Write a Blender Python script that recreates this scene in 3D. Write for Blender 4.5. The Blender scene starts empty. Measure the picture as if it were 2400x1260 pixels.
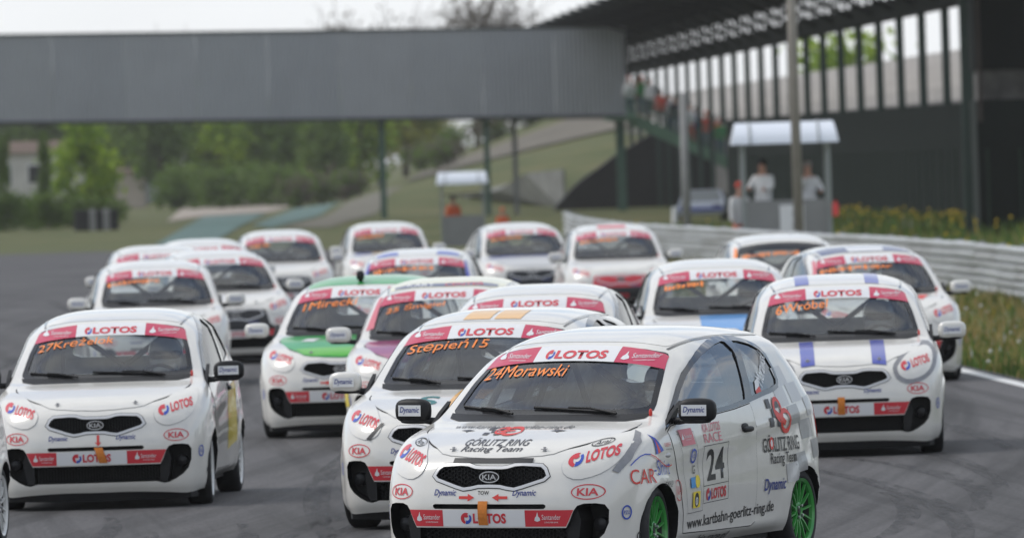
import bpy, bmesh, math, random
import numpy as np
from mathutils import Vector, Matrix, geometry
from mathutils.bvhtree import BVHTree

SC = bpy.context.scene
COL = SC.collection
R = math.radians

# ------------------------------------------------------------------ camera
CAM_H = 2.42
cam_data = bpy.data.cameras.new('camera')
cam_data.lens = 330.0
cam_data.sensor_width = 36.0
cam_data.clip_start = 0.5
cam_data.clip_end = 9000.0
cam_data.dof.use_dof = True
cam_data.dof.focus_distance = 54.0
cam_data.dof.aperture_fstop = 6.5
cam = bpy.data.objects.new('camera', cam_data)
COL.objects.link(cam)
cam.location = (0, 0, CAM_H)
PITCH = math.atan(255 / 22000.0)
ROLL = 0.033
cam.matrix_world = (Matrix.Translation((0, 0, CAM_H)) @ Matrix.Rotation(R(90) - PITCH, 4, 'X')
                    @ Matrix.Rotation(ROLL * -1.0, 4, 'Z'))
SC.camera = cam

# ------------------------------------------------------------------ sky and sun
SUN_EL, SUN_AZ = R(50), R(283)          # azimuth clockwise from +Y
world = bpy.data.worlds.new('World')
SC.world = world
world.use_nodes = True
wn = world.node_tree
wn.nodes.clear()
def wnode(t, **kw):
    n = wn.nodes.new(t)
    for k, v in kw.items():
        setattr(n, k, v)
    return n
sky = wnode('ShaderNodeTexSky', sky_type='NISHITA', sun_disc=False)
sky.sun_elevation = SUN_EL
sky.sun_rotation = SUN_AZ
sky.air_density = 1.0
sky.dust_density = 1.4
wtc = wnode('ShaderNodeTexCoord')
wmap = wnode('ShaderNodeMapping')
wmap.inputs['Scale'].default_value = (1.0, 1.0, 2.6)
wmap.inputs['Location'].default_value = (5.3, 0.2, 2.2)
wmap.inputs['Rotation'].default_value = (0, 0, R(-49))
wno = wnode('ShaderNodeTexNoise')
wno.inputs['Scale'].default_value = 2.3
wno.inputs['Detail'].default_value = 7.0
wno.inputs['Roughness'].default_value = 0.55
wramp = wnode('ShaderNodeMapRange')
wramp.inputs['From Min'].default_value = 0.415
wramp.inputs['From Max'].default_value = 0.565
wramp.inputs['To Min'].default_value = 0.12
wramp.inputs['To Max'].default_value = 0.96
wno2 = wnode('ShaderNodeTexNoise')
wno2.inputs['Scale'].default_value = 5.0
wno2.inputs['Detail'].default_value = 5.0
wcl = wnode('ShaderNodeMapRange')
wcl.inputs['From Min'].default_value = 0.3
wcl.inputs['From Max'].default_value = 0.7
wcl.inputs['To Min'].default_value = 4.7
wcl.inputs['To Max'].default_value = 6.5
wcomb = wnode('ShaderNodeVectorMath', operation='SCALE')
wcomb.inputs[0].default_value = (0.965, 0.99, 1.02)
wmix = wnode('ShaderNodeMix', data_type='RGBA')
wbg = wnode('ShaderNodeBackground')
wbg.inputs['Strength'].default_value = 0.15
wout = wnode('ShaderNodeOutputWorld')
L = wn.links.new
L(wtc.outputs['Generated'], wmap.inputs['Vector'])
L(wmap.outputs['Vector'], wno.inputs['Vector'])
L(wmap.outputs['Vector'], wno2.inputs['Vector'])
L(wno.outputs['Fac'], wramp.inputs['Value'])
L(wno2.outputs['Fac'], wcl.inputs['Value'])
L(wcl.outputs['Result'], wcomb.inputs['Scale'])
wsep = wnode('ShaderNodeSeparateXYZ')
whz = wnode('ShaderNodeMapRange')                       # the cloud sheet closes up towards the horizon
whz.inputs['From Min'].default_value = 0.03
whz.inputs['From Max'].default_value = 0.16
whz.inputs['To Min'].default_value = 0.94
whz.inputs['To Max'].default_value = 0.0
wmax = wnode('ShaderNodeMath', operation='MAXIMUM')
L(wtc.outputs['Generated'], wsep.inputs['Vector'])
L(wsep.outputs['Z'], whz.inputs['Value'])
L(whz.outputs['Result'], wmax.inputs[0])
L(wramp.outputs['Result'], wmax.inputs[1])
L(wmax.outputs['Value'], wmix.inputs['Factor'])
L(sky.outputs['Color'], wmix.inputs['A'])
L(wcomb.outputs['Vector'], wmix.inputs['B'])
L(wmix.outputs['Result'], wbg.inputs['Color'])
L(wbg.outputs['Background'], wout.inputs['Surface'])

sun_data = bpy.data.lights.new('sun', 'SUN')
sun_data.energy = 1.3
sun_data.angle = R(24)
sun_data.color = (1.0, 0.96, 0.9)
sun = bpy.data.objects.new('sun', sun_data)
COL.objects.link(sun)
sdir = Vector((math.sin(SUN_AZ) * math.cos(SUN_EL), math.cos(SUN_AZ) * math.cos(SUN_EL), math.sin(SUN_EL)))
sun.rotation_euler = sdir.to_track_quat('Z', 'Y').to_euler()

vs = SC.view_settings
vs.view_transform = 'Standard'
vs.look = 'None'
vs.exposure = 0.29
vs.gamma = 1.0
vs.use_curve_mapping = False

# ------------------------------------------------------------------ helpers
random.seed(7)
RNG = np.random.default_rng(7)

def mat(name, col, rough=0.5, metal=0.0, coat=0.0, noise=0.0, nscale=20.0, bump=0.0, spec=0.5, emis=None):
    m = bpy.data.materials.new(name)
    m.use_nodes = True
    nt = m.node_tree
    b = nt.nodes['Principled BSDF']
    c = (*col, 1.0)
    b.inputs['Base Color'].default_value = c
    b.inputs['Roughness'].default_value = rough
    b.inputs['Metallic'].default_value = metal
    b.inputs['Coat Weight'].default_value = coat
    b.inputs['Coat Roughness'].default_value = 0.04
    b.inputs['Specular IOR Level'].default_value = spec
    if noise or bump:
        tc = nt.nodes.new('ShaderNodeTexCoord')
        no = nt.nodes.new('ShaderNodeTexNoise')
        no.inputs['Scale'].default_value = nscale
        no.inputs['Detail'].default_value = 6.0
        nt.links.new(tc.outputs['Object'], no.inputs['Vector'])
        if noise:
            mr = nt.nodes.new('ShaderNodeMapRange')
            mr.inputs['From Min'].default_value = 0.25
            mr.inputs['From Max'].default_value = 0.75
            mr.inputs['To Min'].default_value = 1.0 - noise
            mr.inputs['To Max'].default_value = 1.0 + noise
            nt.links.new(no.outputs['Fac'], mr.inputs['Value'])
            vm = nt.nodes.new('ShaderNodeVectorMath')
            vm.operation = 'SCALE'
            vm.inputs[0].default_value = col
            nt.links.new(mr.outputs['Result'], vm.inputs['Scale'])
            nt.links.new(vm.outputs['Vector'], b.inputs['Base Color'])
        if bump:
            bp = nt.nodes.new('ShaderNodeBump')
            bp.inputs['Strength'].default_value = bump
            bp.inputs['Distance'].default_value = 0.02
            nt.links.new(no.outputs['Fac'], bp.inputs['Height'])
            nt.links.new(bp.outputs['Normal'], b.inputs['Normal'])
    return m

def glass_mat(name, tint, refl_boost=1.0):
    m = bpy.data.materials.new(name)
    m.use_nodes = True
    nt = m.node_tree
    nt.nodes.clear()
    out = nt.nodes.new('ShaderNodeOutputMaterial')
    tr = nt.nodes.new('ShaderNodeBsdfTransparent')
    tr.inputs['Color'].default_value = (*tint, 1)
    gl = nt.nodes.new('ShaderNodeBsdfGlossy')
    gl.inputs['Roughness'].default_value = 0.02
    fr = nt.nodes.new('ShaderNodeFresnel')
    ior = 1.5 * refl_boost                  # a single sheet: the same reflection from both faces
    ge = nt.nodes.new('ShaderNodeNewGeometry')
    mi_ = nt.nodes.new('ShaderNodeMapRange')
    mi_.inputs['To Min'].default_value = ior
    mi_.inputs['To Max'].default_value = 1.0 / ior
    nt.links.new(ge.outputs['Backfacing'], mi_.inputs['Value'])
    nt.links.new(mi_.outputs['Result'], fr.inputs['IOR'])
    mx = nt.nodes.new('ShaderNodeMixShader')
    nt.links.new(fr.outputs['Fac'], mx.inputs['Fac'])
    nt.links.new(tr.outputs['BSDF'], mx.inputs[1])
    nt.links.new(gl.outputs['BSDF'], mx.inputs[2])
    nt.links.new(mx.outputs['Shader'], out.inputs['Surface'])
    return m

def mesh_from(name, verts, faces, smooth=False, mats=None, midx=None):
    me = bpy.data.meshes.new(name)
    me.from_pydata([tuple(v) for v in verts], [], [tuple(f) for f in faces])
    if midx is not None:
        me.polygons.foreach_set('material_index', midx)
    if smooth:
        me.polygons.foreach_set('use_smooth', [True] * len(me.polygons))
    for m in (mats or []):
        me.materials.append(m)
    me.update()
    return me

def bm_mesh(name, bm, m=None, smooth=False, angle=None):
    me = bpy.data.meshes.new(name)
    bmesh.ops.recalc_face_normals(bm, faces=bm.faces[:])
    bm.to_mesh(me)
    bm.free()
    if smooth:
        me.polygons.foreach_set('use_smooth', [True] * len(me.polygons))
        if angle:
            me.set_sharp_from_angle(angle=R(angle))
    if m is not None:
        for mm in (m if isinstance(m, (list, tuple)) else [m]):
            me.materials.append(mm)
    return me

def link(name, me, parent=None, loc=None, m=None):
    o = bpy.data.objects.new(name, me)
    COL.objects.link(o)
    if parent is not None:
        o.parent = parent
    if loc is not None:
        o.location = loc
    if m is not None and me is not None:
        if len(me.materials) == 0:
            me.materials.append(m)
        o.material_slots[0].link = 'OBJECT'
        o.material_slots[0].material = m
    return o

def tag(o, label=None, cat=None, group=None, kind=None):
    if label: o['label'] = label
    if cat: o['category'] = cat
    if group: o['group'] = group
    if kind: o['kind'] = kind
    return o

def empty(name, loc=(0, 0, 0), rz=0.0):
    o = bpy.data.objects.new(name, None)
    o.empty_display_size = 0.2
    COL.objects.link(o)
    o.location = loc
    o.rotation_euler = (0, 0, rz)
    return o

def add_box(bm, c, s, rot=None, mi=0):
    """box of centre c and full size s"""
    ret = bmesh.ops.create_cube(bm, size=1.0)
    M = Matrix.Translation(c) @ (rot.to_4x4() if rot is not None else Matrix.Identity(4)) @ Matrix.Diagonal((*s, 1))
    bmesh.ops.transform(bm, matrix=M, verts=ret['verts'])
    fs = set(f for v in ret['verts'] for f in v.link_faces)
    for f in fs: f.material_index = mi
    return ret['verts']

def add_tube(bm, pts, r, n=8, mi=0, r2=None, cap=True):
    """tube along a polyline"""
    pts = [Vector(p) for p in pts]
    rings = []
    k = len(pts)
    ref = None
    for i, p in enumerate(pts):
        d = (pts[min(i + 1, k - 1)] - pts[max(i - 1, 0)]).normalized()
        if ref is None:
            ref = d.orthogonal().normalized()
        ref = (ref - d * ref.dot(d))
        ref = ref.normalized() if ref.length > 1e-5 else d.orthogonal().normalized()
        b = d.cross(ref)
        rr = r if r2 is None else r + (r2 - r) * i / (k - 1)
        rings.append([bm.verts.new(p + (ref * math.cos(2 * math.pi * j / n) + b * math.sin(2 * math.pi * j / n)) * rr) for j in range(n)])
    for i in range(k - 1):
        for j in range(n):
            f = bm.faces.new((rings[i][j], rings[i][(j + 1) % n], rings[i + 1][(j + 1) % n], rings[i + 1][j]))
            f.material_index = mi
    if cap:
        for rg in (rings[0], rings[-1]):
            f = bm.faces.new(rg); f.material_index = mi

def add_lathe(bm, prof, axis='X', n=32, c=(0, 0, 0), mi=0, closed=False):
    """profile = list of (axial, radius)"""
    c = Vector(c)
    rings = []
    for a, r in prof:
        ring = []
        for j in range(n):
            t = 2 * math.pi * j / n
            if axis == 'X': p = Vector((a, r * math.cos(t), r * math.sin(t)))
            elif axis == 'Y': p = Vector((r * math.cos(t), a, r * math.sin(t)))
            else: p = Vector((r * math.cos(t), r * math.sin(t), a))
            ring.append(bm.verts.new(c + p))
        rings.append(ring)
    m = len(rings)
    for i in range(m if closed else m - 1):
        for j in range(n):
            f = bm.faces.new((rings[i][j], rings[i][(j + 1) % n], rings[(i + 1) % m][(j + 1) % n], rings[(i + 1) % m][j]))
            f.material_index = mi
    return rings

def superbox(bm, c, s, e=4.0, nu=20, nv=12, rot=None):
    """rounded block (superellipsoid), centre c, full size s"""
    def sp(v, p): return math.copysign(abs(v) ** p, v)
    M = rot if rot is not None else Matrix.Identity(3)
    rings = []
    p = 2.0 / e
    for i in range(1, nv):
        ph = -math.pi / 2 + math.pi * i / nv
        ring = []
        for j in range(nu):
            th = 2 * math.pi * j / nu
            q = Vector((sp(math.cos(ph), p) * sp(math.cos(th), p) * s[0] / 2,
                        sp(math.cos(ph), p) * sp(math.sin(th), p) * s[1] / 2,
                        sp(math.sin(ph), p) * s[2] / 2))
            ring.append(bm.verts.new(Vector(c) + M @ q))
        rings.append(ring)
    for i in range(len(rings) - 1):
        for j in range(nu):
            bm.faces.new((rings[i][j], rings[i][(j + 1) % nu], rings[i + 1][(j + 1) % nu], rings[i + 1][j]))
    b = bm.verts.new(Vector(c) + M @ Vector((0, 0, -s[2] / 2)))
    t = bm.verts.new(Vector(c) + M @ Vector((0, 0, s[2] / 2)))
    for j in range(nu):
        bm.faces.new((b, rings[0][(j + 1) % nu], rings[0][j]))
        bm.faces.new((t, rings[-1][j], rings[-1][(j + 1) % nu]))
# ------------------------------------------------------------------ car materials
M = {}
M['white'] = mat('white_paint', (0.68, 0.66, 0.61), 0.28, coat=0.8, noise=0.035, nscale=9)
M['green'] = mat('green_paint', (0.03, 0.34, 0.07), 0.28, coat=0.5)
M['lime'] = mat('lime_paint', (0.08, 0.42, 0.03), 0.3, coat=0.5)
M['cream'] = mat('cream_paint', (0.78, 0.74, 0.50), 0.28, coat=0.7)
M['purple'] = mat('magenta_paint', (0.30, 0.03, 0.13), 0.28, coat=0.7)
M['yellow'] = mat('yellow_paint', (0.80, 0.62, 0.04), 0.28, coat=0.5)
M['navy'] = mat('navy_paint', (0.03, 0.04, 0.13), 0.3, coat=0.7)
M['stripe_blue'] = mat('blue_film', (0.065, 0.085, 0.38), 0.3, coat=0.5)
M['royal'] = mat('royal_blue_film', (0.05, 0.09, 0.42), 0.3, coat=0.5)
M['sky_blue'] = mat('sky_blue_film', (0.07, 0.28, 0.62), 0.3, coat=0.5)
M['amber'] = mat('amber_film', (0.80, 0.42, 0.08), 0.3, coat=0.5)
M['orange_text'] = mat('orange_film', (0.95, 0.26, 0.04), 0.5)
M['red_film'] = mat('red_film', (0.60, 0.035, 0.05), 0.35, coat=0.3)
M['red_bright'] = mat('bright_red_film', (0.66, 0.04, 0.03), 0.4)
M['banner_red'] = mat('banner_red_film', (0.53, 0.03, 0.085), 0.35, coat=0.4)
M['white_film'] = mat('white_film', (0.72, 0.72, 0.72), 0.35, coat=0.3)
M['black_film'] = mat('black_film', (0.012, 0.012, 0.014), 0.4)
M['blue_film'] = mat('dark_blue_film', (0.02, 0.04, 0.22), 0.4)
M['logo_blue'] = mat('logo_blue_film', (0.03, 0.08, 0.45), 0.4)
M['grey_text'] = mat('dark_grey_film', (0.05, 0.05, 0.06), 0.4)
M['teal_film'] = mat('teal_film', (0.02, 0.16, 0.16), 0.4)
M['pale_grey'] = mat('pale_grey_film', (0.50, 0.50, 0.50), 0.35, coat=0.4)
M['mid_grey'] = mat('mid_grey_film', (0.33, 0.33, 0.33), 0.35, coat=0.4)
M['pink_film'] = mat('pink_film', (0.62, 0.16, 0.20), 0.4)  # print film; also the pink reflection painted on one car's pillars
M['yellow_film'] = mat('yellow_film', (0.85, 0.66, 0.03), 0.4)
M['cyan_film'] = mat('cyan_film', (0.06, 0.30, 0.66), 0.4)
M['black_plastic'] = mat('black_plastic', (0.010, 0.010, 0.011), 0.5, noise=0.15, nscale=40, spec=.3)
M['gloss_black'] = mat('gloss_black', (0.008, 0.008, 0.009), 0.16, coat=0.6)
M['frit'] = mat('frit_black', (0.008, 0.008, 0.009), 0.2)
M['gap'] = mat('shut_line', (0.015, 0.015, 0.015), 0.8)
M['interior'] = mat('interior_grey', (0.66, 0.67, 0.66), 0.8, noise=0.2, nscale=9)
M['dash'] = mat('dashboard_black', (0.02, 0.02, 0.022), 0.7)
M['cage'] = mat('roll_cage_grey', (0.14, 0.145, 0.15), 0.5)
M['seat'] = mat('seat_black', (0.015, 0.015, 0.017), 0.8)
M['rubber'] = mat('rubber', (0.016, 0.016, 0.017), 0.75, noise=0.2, nscale=30)
M['rim_white'] = mat('rim_white', (0.68, 0.68, 0.66), 0.35, coat=0.4, noise=0.06, nscale=12)
M['rim_green'] = mat('rim_green', (0.035, 0.27, 0.045), 0.32, coat=0.4, noise=0.08, nscale=12)
M['rim_dark'] = mat('wheel_barrel', (0.02, 0.02, 0.02), 0.6)
M['steel'] = mat('steel', (0.45, 0.45, 0.46), 0.35, metal=0.9)
M['chrome'] = mat('chrome_trim', (0.55, 0.55, 0.55), 0.35, metal=0.35)
M['tape'] = mat('silver_tape', (0.25, 0.25, 0.26), 0.4, metal=0.3, noise=0.15, nscale=25)
M['strap'] = mat('orange_webbing', (0.62, 0.20, 0.03), 0.8, noise=0.12, nscale=60)
M['tail_red'] = mat('tail_lamp_red', (0.35, 0.01, 0.01), 0.15, coat=1.0)
M['mesh'] = mat('grille_mesh', (0.012, 0.012, 0.013), 0.5, spec=.3)
M['lamp'] = mat('fog_lamp_glass', (0.02, 0.02, 0.022), 0.35, spec=.3)
M['screen_glass'] = glass_mat('windscreen_glass', (0.84, 0.87, 0.86), 1.42)
M['side_glass'] = glass_mat('side_glass', (0.24, 0.27, 0.28), 2.7)
M['helmet_white'] = mat('helmet_white', (0.75, 0.75, 0.75), 0.2, coat=1.0)
M['visor'] = mat('visor_dark', (0.01, 0.01, 0.012), 0.08, coat=1.0)
M['suit'] = mat('race_suit', (0.05, 0.05, 0.06), 0.85, noise=0.15)
M['suit_red'] = mat('race_suit_red', (0.40, 0.03, 0.03), 0.85, noise=0.15)
M['suit_blue'] = mat('race_suit_blue', (0.03, 0.06, 0.25), 0.85, noise=0.15)
M['skin'] = mat('skin', (0.45, 0.24, 0.17), 0.6)

# ------------------------------------------------------------------ car body surface
SY = [.95, 1.5, 2.25, 2.95]           # side stations c5..c8
ROWS = [
 # X row, Y row (front 5 + side 4 + rear 3), Z row
 ([0,.28,.50,.64,.715,.72,.71,.71,.73,.66,.40,0], [.07,.08,.11,.19,.38]+SY+[3.40,3.52,3.54], [.125,.125,.115,.105,.12,.15,.16,.17,.18,.20,.22,.22]),
 ([0,.28,.515,.66,.74,.755,.75,.75,.76,.69,.41,0], [.035,.045,.08,.175,.38]+SY+[3.43,3.55,3.57], [.18,.18,.17,.16,.17,.20,.21,.21,.23,.27,.28,.28]),
 ([0,.28,.52,.67,.755,.782,.775,.775,.785,.715,.42,0], [.012,.022,.065,.165,.38]+SY+[3.46,3.57,3.59], [.33]*8+[.36,.40,.40,.40]),
 ([0,.28,.52,.675,.762,.79,.785,.785,.795,.72,.425,0], [.0,.01,.06,.17,.38]+SY+[3.47,3.575,3.595], [.45,.45,.45,.455,.465,.47,.47,.47,.48,.52,.52,.52]),
 ([0,.28,.52,.675,.765,.79,.787,.787,.796,.715,.42,0], [.022,.032,.085,.20,.40]+SY+[3.47,3.57,3.585], [.56,.56,.565,.575,.59,.60,.60,.60,.62,.66,.66,.66]),
 ([0,.28,.51,.665,.76,.79,.79,.79,.79,.705,.42,0], [.075,.085,.145,.27,.45]+SY+[3.46,3.55,3.565], [.68,.68,.685,.695,.705,.715,.72,.725,.75,.79,.79,.79]),
 ([0,.28,.50,.645,.74,.775,.78,.78,.775,.69,.42,0], [.19,.205,.28,.40,.54]+SY+[3.45,3.53,3.545], [.765,.762,.765,.78,.79,.80,.815,.83,.86,.89,.88,.88]),
 ([0,.27,.48,.625,.705,.75,.765,.765,.755,.675,.415,0], [.50,.51,.55,.62,.72,.98,1.5,2.25,2.95,3.42,3.51,3.525], [.856,.854,.848,.85,.852,.86,.885,.91,.94,.955,.94,.94]),
 ([0,.28,.50,.625,.675,.715,.745,.745,.73,.655,.41,0], [.86,.865,.885,.93,.97,1.06,1.5,2.25,2.93,3.39,3.49,3.50], [.91,.91,.908,.908,.912,.92,.94,.97,1.01,1.01,.99,.99]),
 ([0,.26,.46,.575,.617,.652,.687,.687,.67,.595,.39,0], [1.17,1.175,1.205,1.255,1.29,1.37,1.65,2.28,2.88,3.32,3.42,3.435], [1.11,1.11,1.11,1.11,1.115,1.12,1.13,1.145,1.16,1.16,1.15,1.15]),
 ([0,.24,.42,.52,.552,.582,.592,.592,.57,.50,.36,0], [1.50,1.505,1.53,1.57,1.61,1.69,1.95,2.35,2.82,3.20,3.31,3.34], [0]*12),
]
YC = [1.95,1.95,1.97,2.0,2.05,2.1,2.25,2.45,2.7,2.85,2.95,2.97]
_zy = np.array([1.40,1.50,1.65,1.80,2.1,2.4,2.8,3.2,3.45])
_zz = np.array([1.268,1.318,1.358,1.384,1.406,1.410,1.397,1.368,1.342])
def cubic_interp(x, y, q):
    """natural-ish non-uniform Catmull-Rom through (x,y)"""
    x = np.asarray(x, float); y = np.asarray(y, float); q = np.asarray(q, float)
    d = np.diff(x)
    s = np.diff(y, axis=0) / (d[:, None] if y.ndim > 1 else d)
    m = np.zeros_like(y)
    w0 = d[1:]; w1 = d[:-1]
    if y.ndim > 1:
        w0 = w0[:, None]; w1 = w1[:, None]
    m[1:-1] = (s[:-1] * w0 + s[1:] * w1) / (w0 + w1)
    m[0] = 1.5 * s[0] - 0.5 * m[1]; m[-1] = 1.5 * s[-1] - 0.5 * m[-2]
    i = np.clip(np.searchsorted(x, q, side='right') - 1, 0, len(x) - 2)
    h = d[i]; t = (q - x[i]) / h
    if y.ndim > 1:
        h = h[:, None]; t = t[:, None]
    t2 = t * t; t3 = t2 * t
    return (2*t3-3*t2+1)*y[i] + (t3-2*t2+t)*h*m[i] + (-2*t3+3*t2)*y[i+1] + (t3-t2)*h*m[i+1]
def zc(Y): return cubic_interp(_zy, _zz, Y)
def zroof(X, Y): return zc(Y) - 0.02 * X**2 - 0.75 * X**4

def body_grid(nu=9, nv=7, nroof=10):
    P = np.array([[(r[0][j], r[1][j], r[2][j]) for j in range(12)] for r in ROWS])
    P[10, :, 2] = zroof(P[10, :, 0], P[10, :, 1])
    ext = []
    for t in (.3, .65):
        X = P[10, :, 0] * (1 - t); Y = P[10, :, 1] + (np.array(YC) - P[10, :, 1]) * t
        ext.append(np.stack([X, Y, zroof(X, Y)], -1))
    Q = np.concatenate([P, np.array(ext)], 0)
    # v direction, per column
    n = Q.shape[0]
    dl = np.linalg.norm(np.diff(Q, axis=0), axis=2).mean(1)
    vk = np.concatenate([[0], np.cumsum(dl)])
    vq = np.concatenate([np.linspace(vk[i], vk[i+1], nv, endpoint=False) for i in range(10)] + [[vk[10]]])
    D = np.stack([cubic_interp(vk, Q[:, j], vq) for j in range(12)], 1)      # rows x 12 x 3
    # u direction with mirrored ghosts
    G0 = D[:, 1:3][:, ::-1] * np.array([-1, 1, 1]); G1 = D[:, 9:11][:, ::-1] * np.array([-1, 1, 1])
    E_ = np.concatenate([G0, D, G1], 1)
    dl = np.linalg.norm(np.diff(E_, axis=1), axis=2).mean(0)
    uk = np.concatenate([[0], np.cumsum(dl)])
    uq = np.concatenate([np.linspace(uk[i], uk[i+1], nu, endpoint=False) for i in range(2, 13)] + [[uk[13]]])
    S = np.stack([cubic_interp(uk, E_[r], uq) for r in range(E_.shape[0])], 0)
    # roof
    yc = cubic_interp(uk[2:14], np.array(YC), uq)
    base = S[-1]
    rows = []
    for k in range(1, nroof + 1):
        t = k / nroof
        X = base[:, 0] * (1 - t); Y = base[:, 1] + (yc - base[:, 1]) * t
        rows.append(np.stack([X, Y, zroof(X, Y)], -1))
    S = np.concatenate([S, np.array(rows)], 0)
    S[:, 0, 0] = 0; S[:, -1, 0] = 0
    # light fairing (keeps outline, removes ripples)
    for _ in range(4):
        T = S.copy()
        L_ = np.concatenate([S[:, 1:2] * np.array([-1, 1, 1]), S[:, :-1]], 1)
        R_ = np.concatenate([S[:, 1:], S[:, -2:-1] * np.array([-1, 1, 1])], 1)
        T[1:-1] = 0.5 * S[1:-1] + 0.125 * (L_[1:-1] + R_[1:-1] + S[:-2] + S[2:])
        T[-nroof:] = S[-nroof:]
        S = T
        S[:, 0, 0] = 0; S[:, -1, 0] = 0
    # sculpted side: arch lips and a shoulder crease
    X, Y, Z = S[..., 0], S[..., 1], S[..., 2]
    side = np.clip((X - 0.55) / 0.12, 0, 1)
    for wy in (.69, 3.075):
        r = np.sqrt((Y - wy)**2 + (Z - .262)**2)
        X += side * 0.016 * np.exp(-((r - .30) / .045)**2) * (Z > .12)
    zl = .615 + .082 * Y
    fade = np.clip((Y - .8) / .5, 0, 1) * np.clip((3.45 - Y) / .4, 0, 1)
    X += side * fade * (0.007 * np.exp(-((Z - zl) / .035)**2) - 0.008 * np.exp(-((Z - zl + .10) / .07)**2))
    X += side * np.clip((Y-.95)/.2,0,1)*np.clip((2.75-Y)/.2,0,1) * 0.010 * np.exp(-((Z - .235) / .035)**2)
    S[..., 0] = X
    return S

GRID = body_grid()
def build_body_bm():
    S = GRID
    nr, ncol = S.shape[:2]
    bm = bmesh.new()
    V = {}
    def vert(r, c, s):
        if c in (0, ncol - 1): s = 1
        k = (r, c, s)
        if k not in V:
            p = S[r, c]
            V[k] = bm.verts.new((p[0] * s, p[1], p[2]))
        return V[k]
    for s in (1, -1):
        for r in range(nr - 1):
            for c in range(ncol - 1):
                a, b, d, e = vert(r, c, s), vert(r, c + 1, s), vert(r + 1, c + 1, s), vert(r + 1, c, s)
                q = (a, b, d, e) if s == 1 else (e, d, b, a)
                if len(set(q)) >= 3:
                    bm.faces.new(q)
    # underside
    ring = [vert(0, c, 1) for c in range(ncol)] + [vert(0, c, -1) for c in range(ncol - 2, 0, -1)]
    inner = []
    for v in ring:
        inner.append(bm.verts.new((v.co.x * 0.93, 1.8 + (v.co.y - 1.8) * 0.96, 0.20)))
    n = len(ring)
    cpt = [bm.verts.new((0, y, 0.20)) for y in (1.8,)][0]
    for i in range(n):
        j = (i + 1) % n
        bm.faces.new((ring[i], ring[j], inner[j], inner[i])).material_index = 1
        bm.faces.new((inner[i], inner[j], cpt)).material_index = 1
    bmesh.ops.remove_doubles(bm, verts=bm.verts[:], dist=0.0004)
    bmesh.ops.dissolve_degenerate(bm, edges=bm.edges[:], dist=0.0003)
    bmesh.ops.triangulate(bm, faces=[f for f in bm.faces if len(f.verts) > 4])
    bmesh.ops.recalc_face_normals(bm, faces=bm.faces[:])
    return bm

_bm = build_body_bm()
BVH = BVHTree.FromBMesh(_bm)

# ------------------------------------------------------------------ projection of outlines onto the body
FRONT = (Vector((0, -2, 0)), Vector((1, 0, 0)), Vector((0, 0, 1)), Vector((0, 1, 0)))
BACK = (Vector((0, 6, 0)), Vector((-1, 0, 0)), Vector((0, 0, 1)), Vector((0, -1, 0)))
TOP = (Vector((0, 0, 4)), Vector((1, 0, 0)), Vector((0, 1, 0)), Vector((0, 0, -1)))
LEFT = (Vector((3, 0, 0)), Vector((0, 1, 0)), Vector((0, 0, 1)), Vector((-1, 0, 0)))     # the side at +X
RIGHT = (Vector((-3, 0, 0)), Vector((0, -1, 0)), Vector((0, 0, 1)), Vector((1, 0, 0)))   # the side at -X

def project(fr, u, v, off):
    o, a, b, d = fr
    p0 = o + a * u + b * v
    hit = BVH.ray_cast(p0, d)
    if hit[0] is None:
        hit = BVH.find_nearest(p0 + d * (1.35 if abs(d.x) > .5 else 2.1))
    n = hit[1]
    if n.dot(d) > 0: n = -n
    return hit[0] + n * off, n

def pip(x, y, poly):
    c = False
    n = len(poly)
    j = n - 1
    for i in range(n):
        xi, yi = poly[i]; xj, yj = poly[j]
        if (yi > y) != (yj > y) and x < (xj - xi) * (y - yi) / (yj - yi) + xi:
            c = not c
        j = i
    return c

def resample(poly, res):
    out = []
    n = len(poly)
    for i in range(n):
        a, b = poly[i], poly[(i + 1) % n]
        k = max(1, int(math.hypot(b[0] - a[0], b[1] - a[1]) / res + 0.5))
        for t in range(k):
            out.append((a[0] + (b[0] - a[0]) * t / k, a[1] + (b[1] - a[1]) * t / k))
    return out

def smooth_poly(poly, it=2):
    """Chaikin corner rounding of a closed outline"""
    for _ in range(it):
        q = []
        n = len(poly)
        for i in range(n):
            a, b = poly[i], poly[(i + 1) % n]
            q.append((a[0] * .75 + b[0] * .25, a[1] * .75 + b[1] * .25))
            q.append((a[0] * .25 + b[0] * .75, a[1] * .25 + b[1] * .75))
        poly = q
    return poly

def grow(poly, d):
    """offset a closed outline outwards by d"""
    n = len(poly)
    A = sum(poly[i][0] * poly[(i+1) % n][1] - poly[(i+1) % n][0] * poly[i][1] for i in range(n))
    s = 1 if A > 0 else -1
    out = []
    for i in range(n):
        p, q, r = poly[i-1], poly[i], poly[(i+1) % n]
        e1 = Vector((q[0]-p[0], q[1]-p[1])); e2 = Vector((r[0]-q[0], r[1]-q[1]))
        if e1.length < 1e-9: e1 = e2
        if e2.length < 1e-9: e2 = e1
        n1 = Vector((e1.y, -e1.x)).normalized(); n2 = Vector((e2.y, -e2.x)).normalized()
        m = n1 + n2
        m = m / max(m.length_squared / 2, .6) if m.length > 1e-6 else n1
        out.append((q[0] + m.x * d * s, q[1] + m.y * d * s))
    return out

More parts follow.
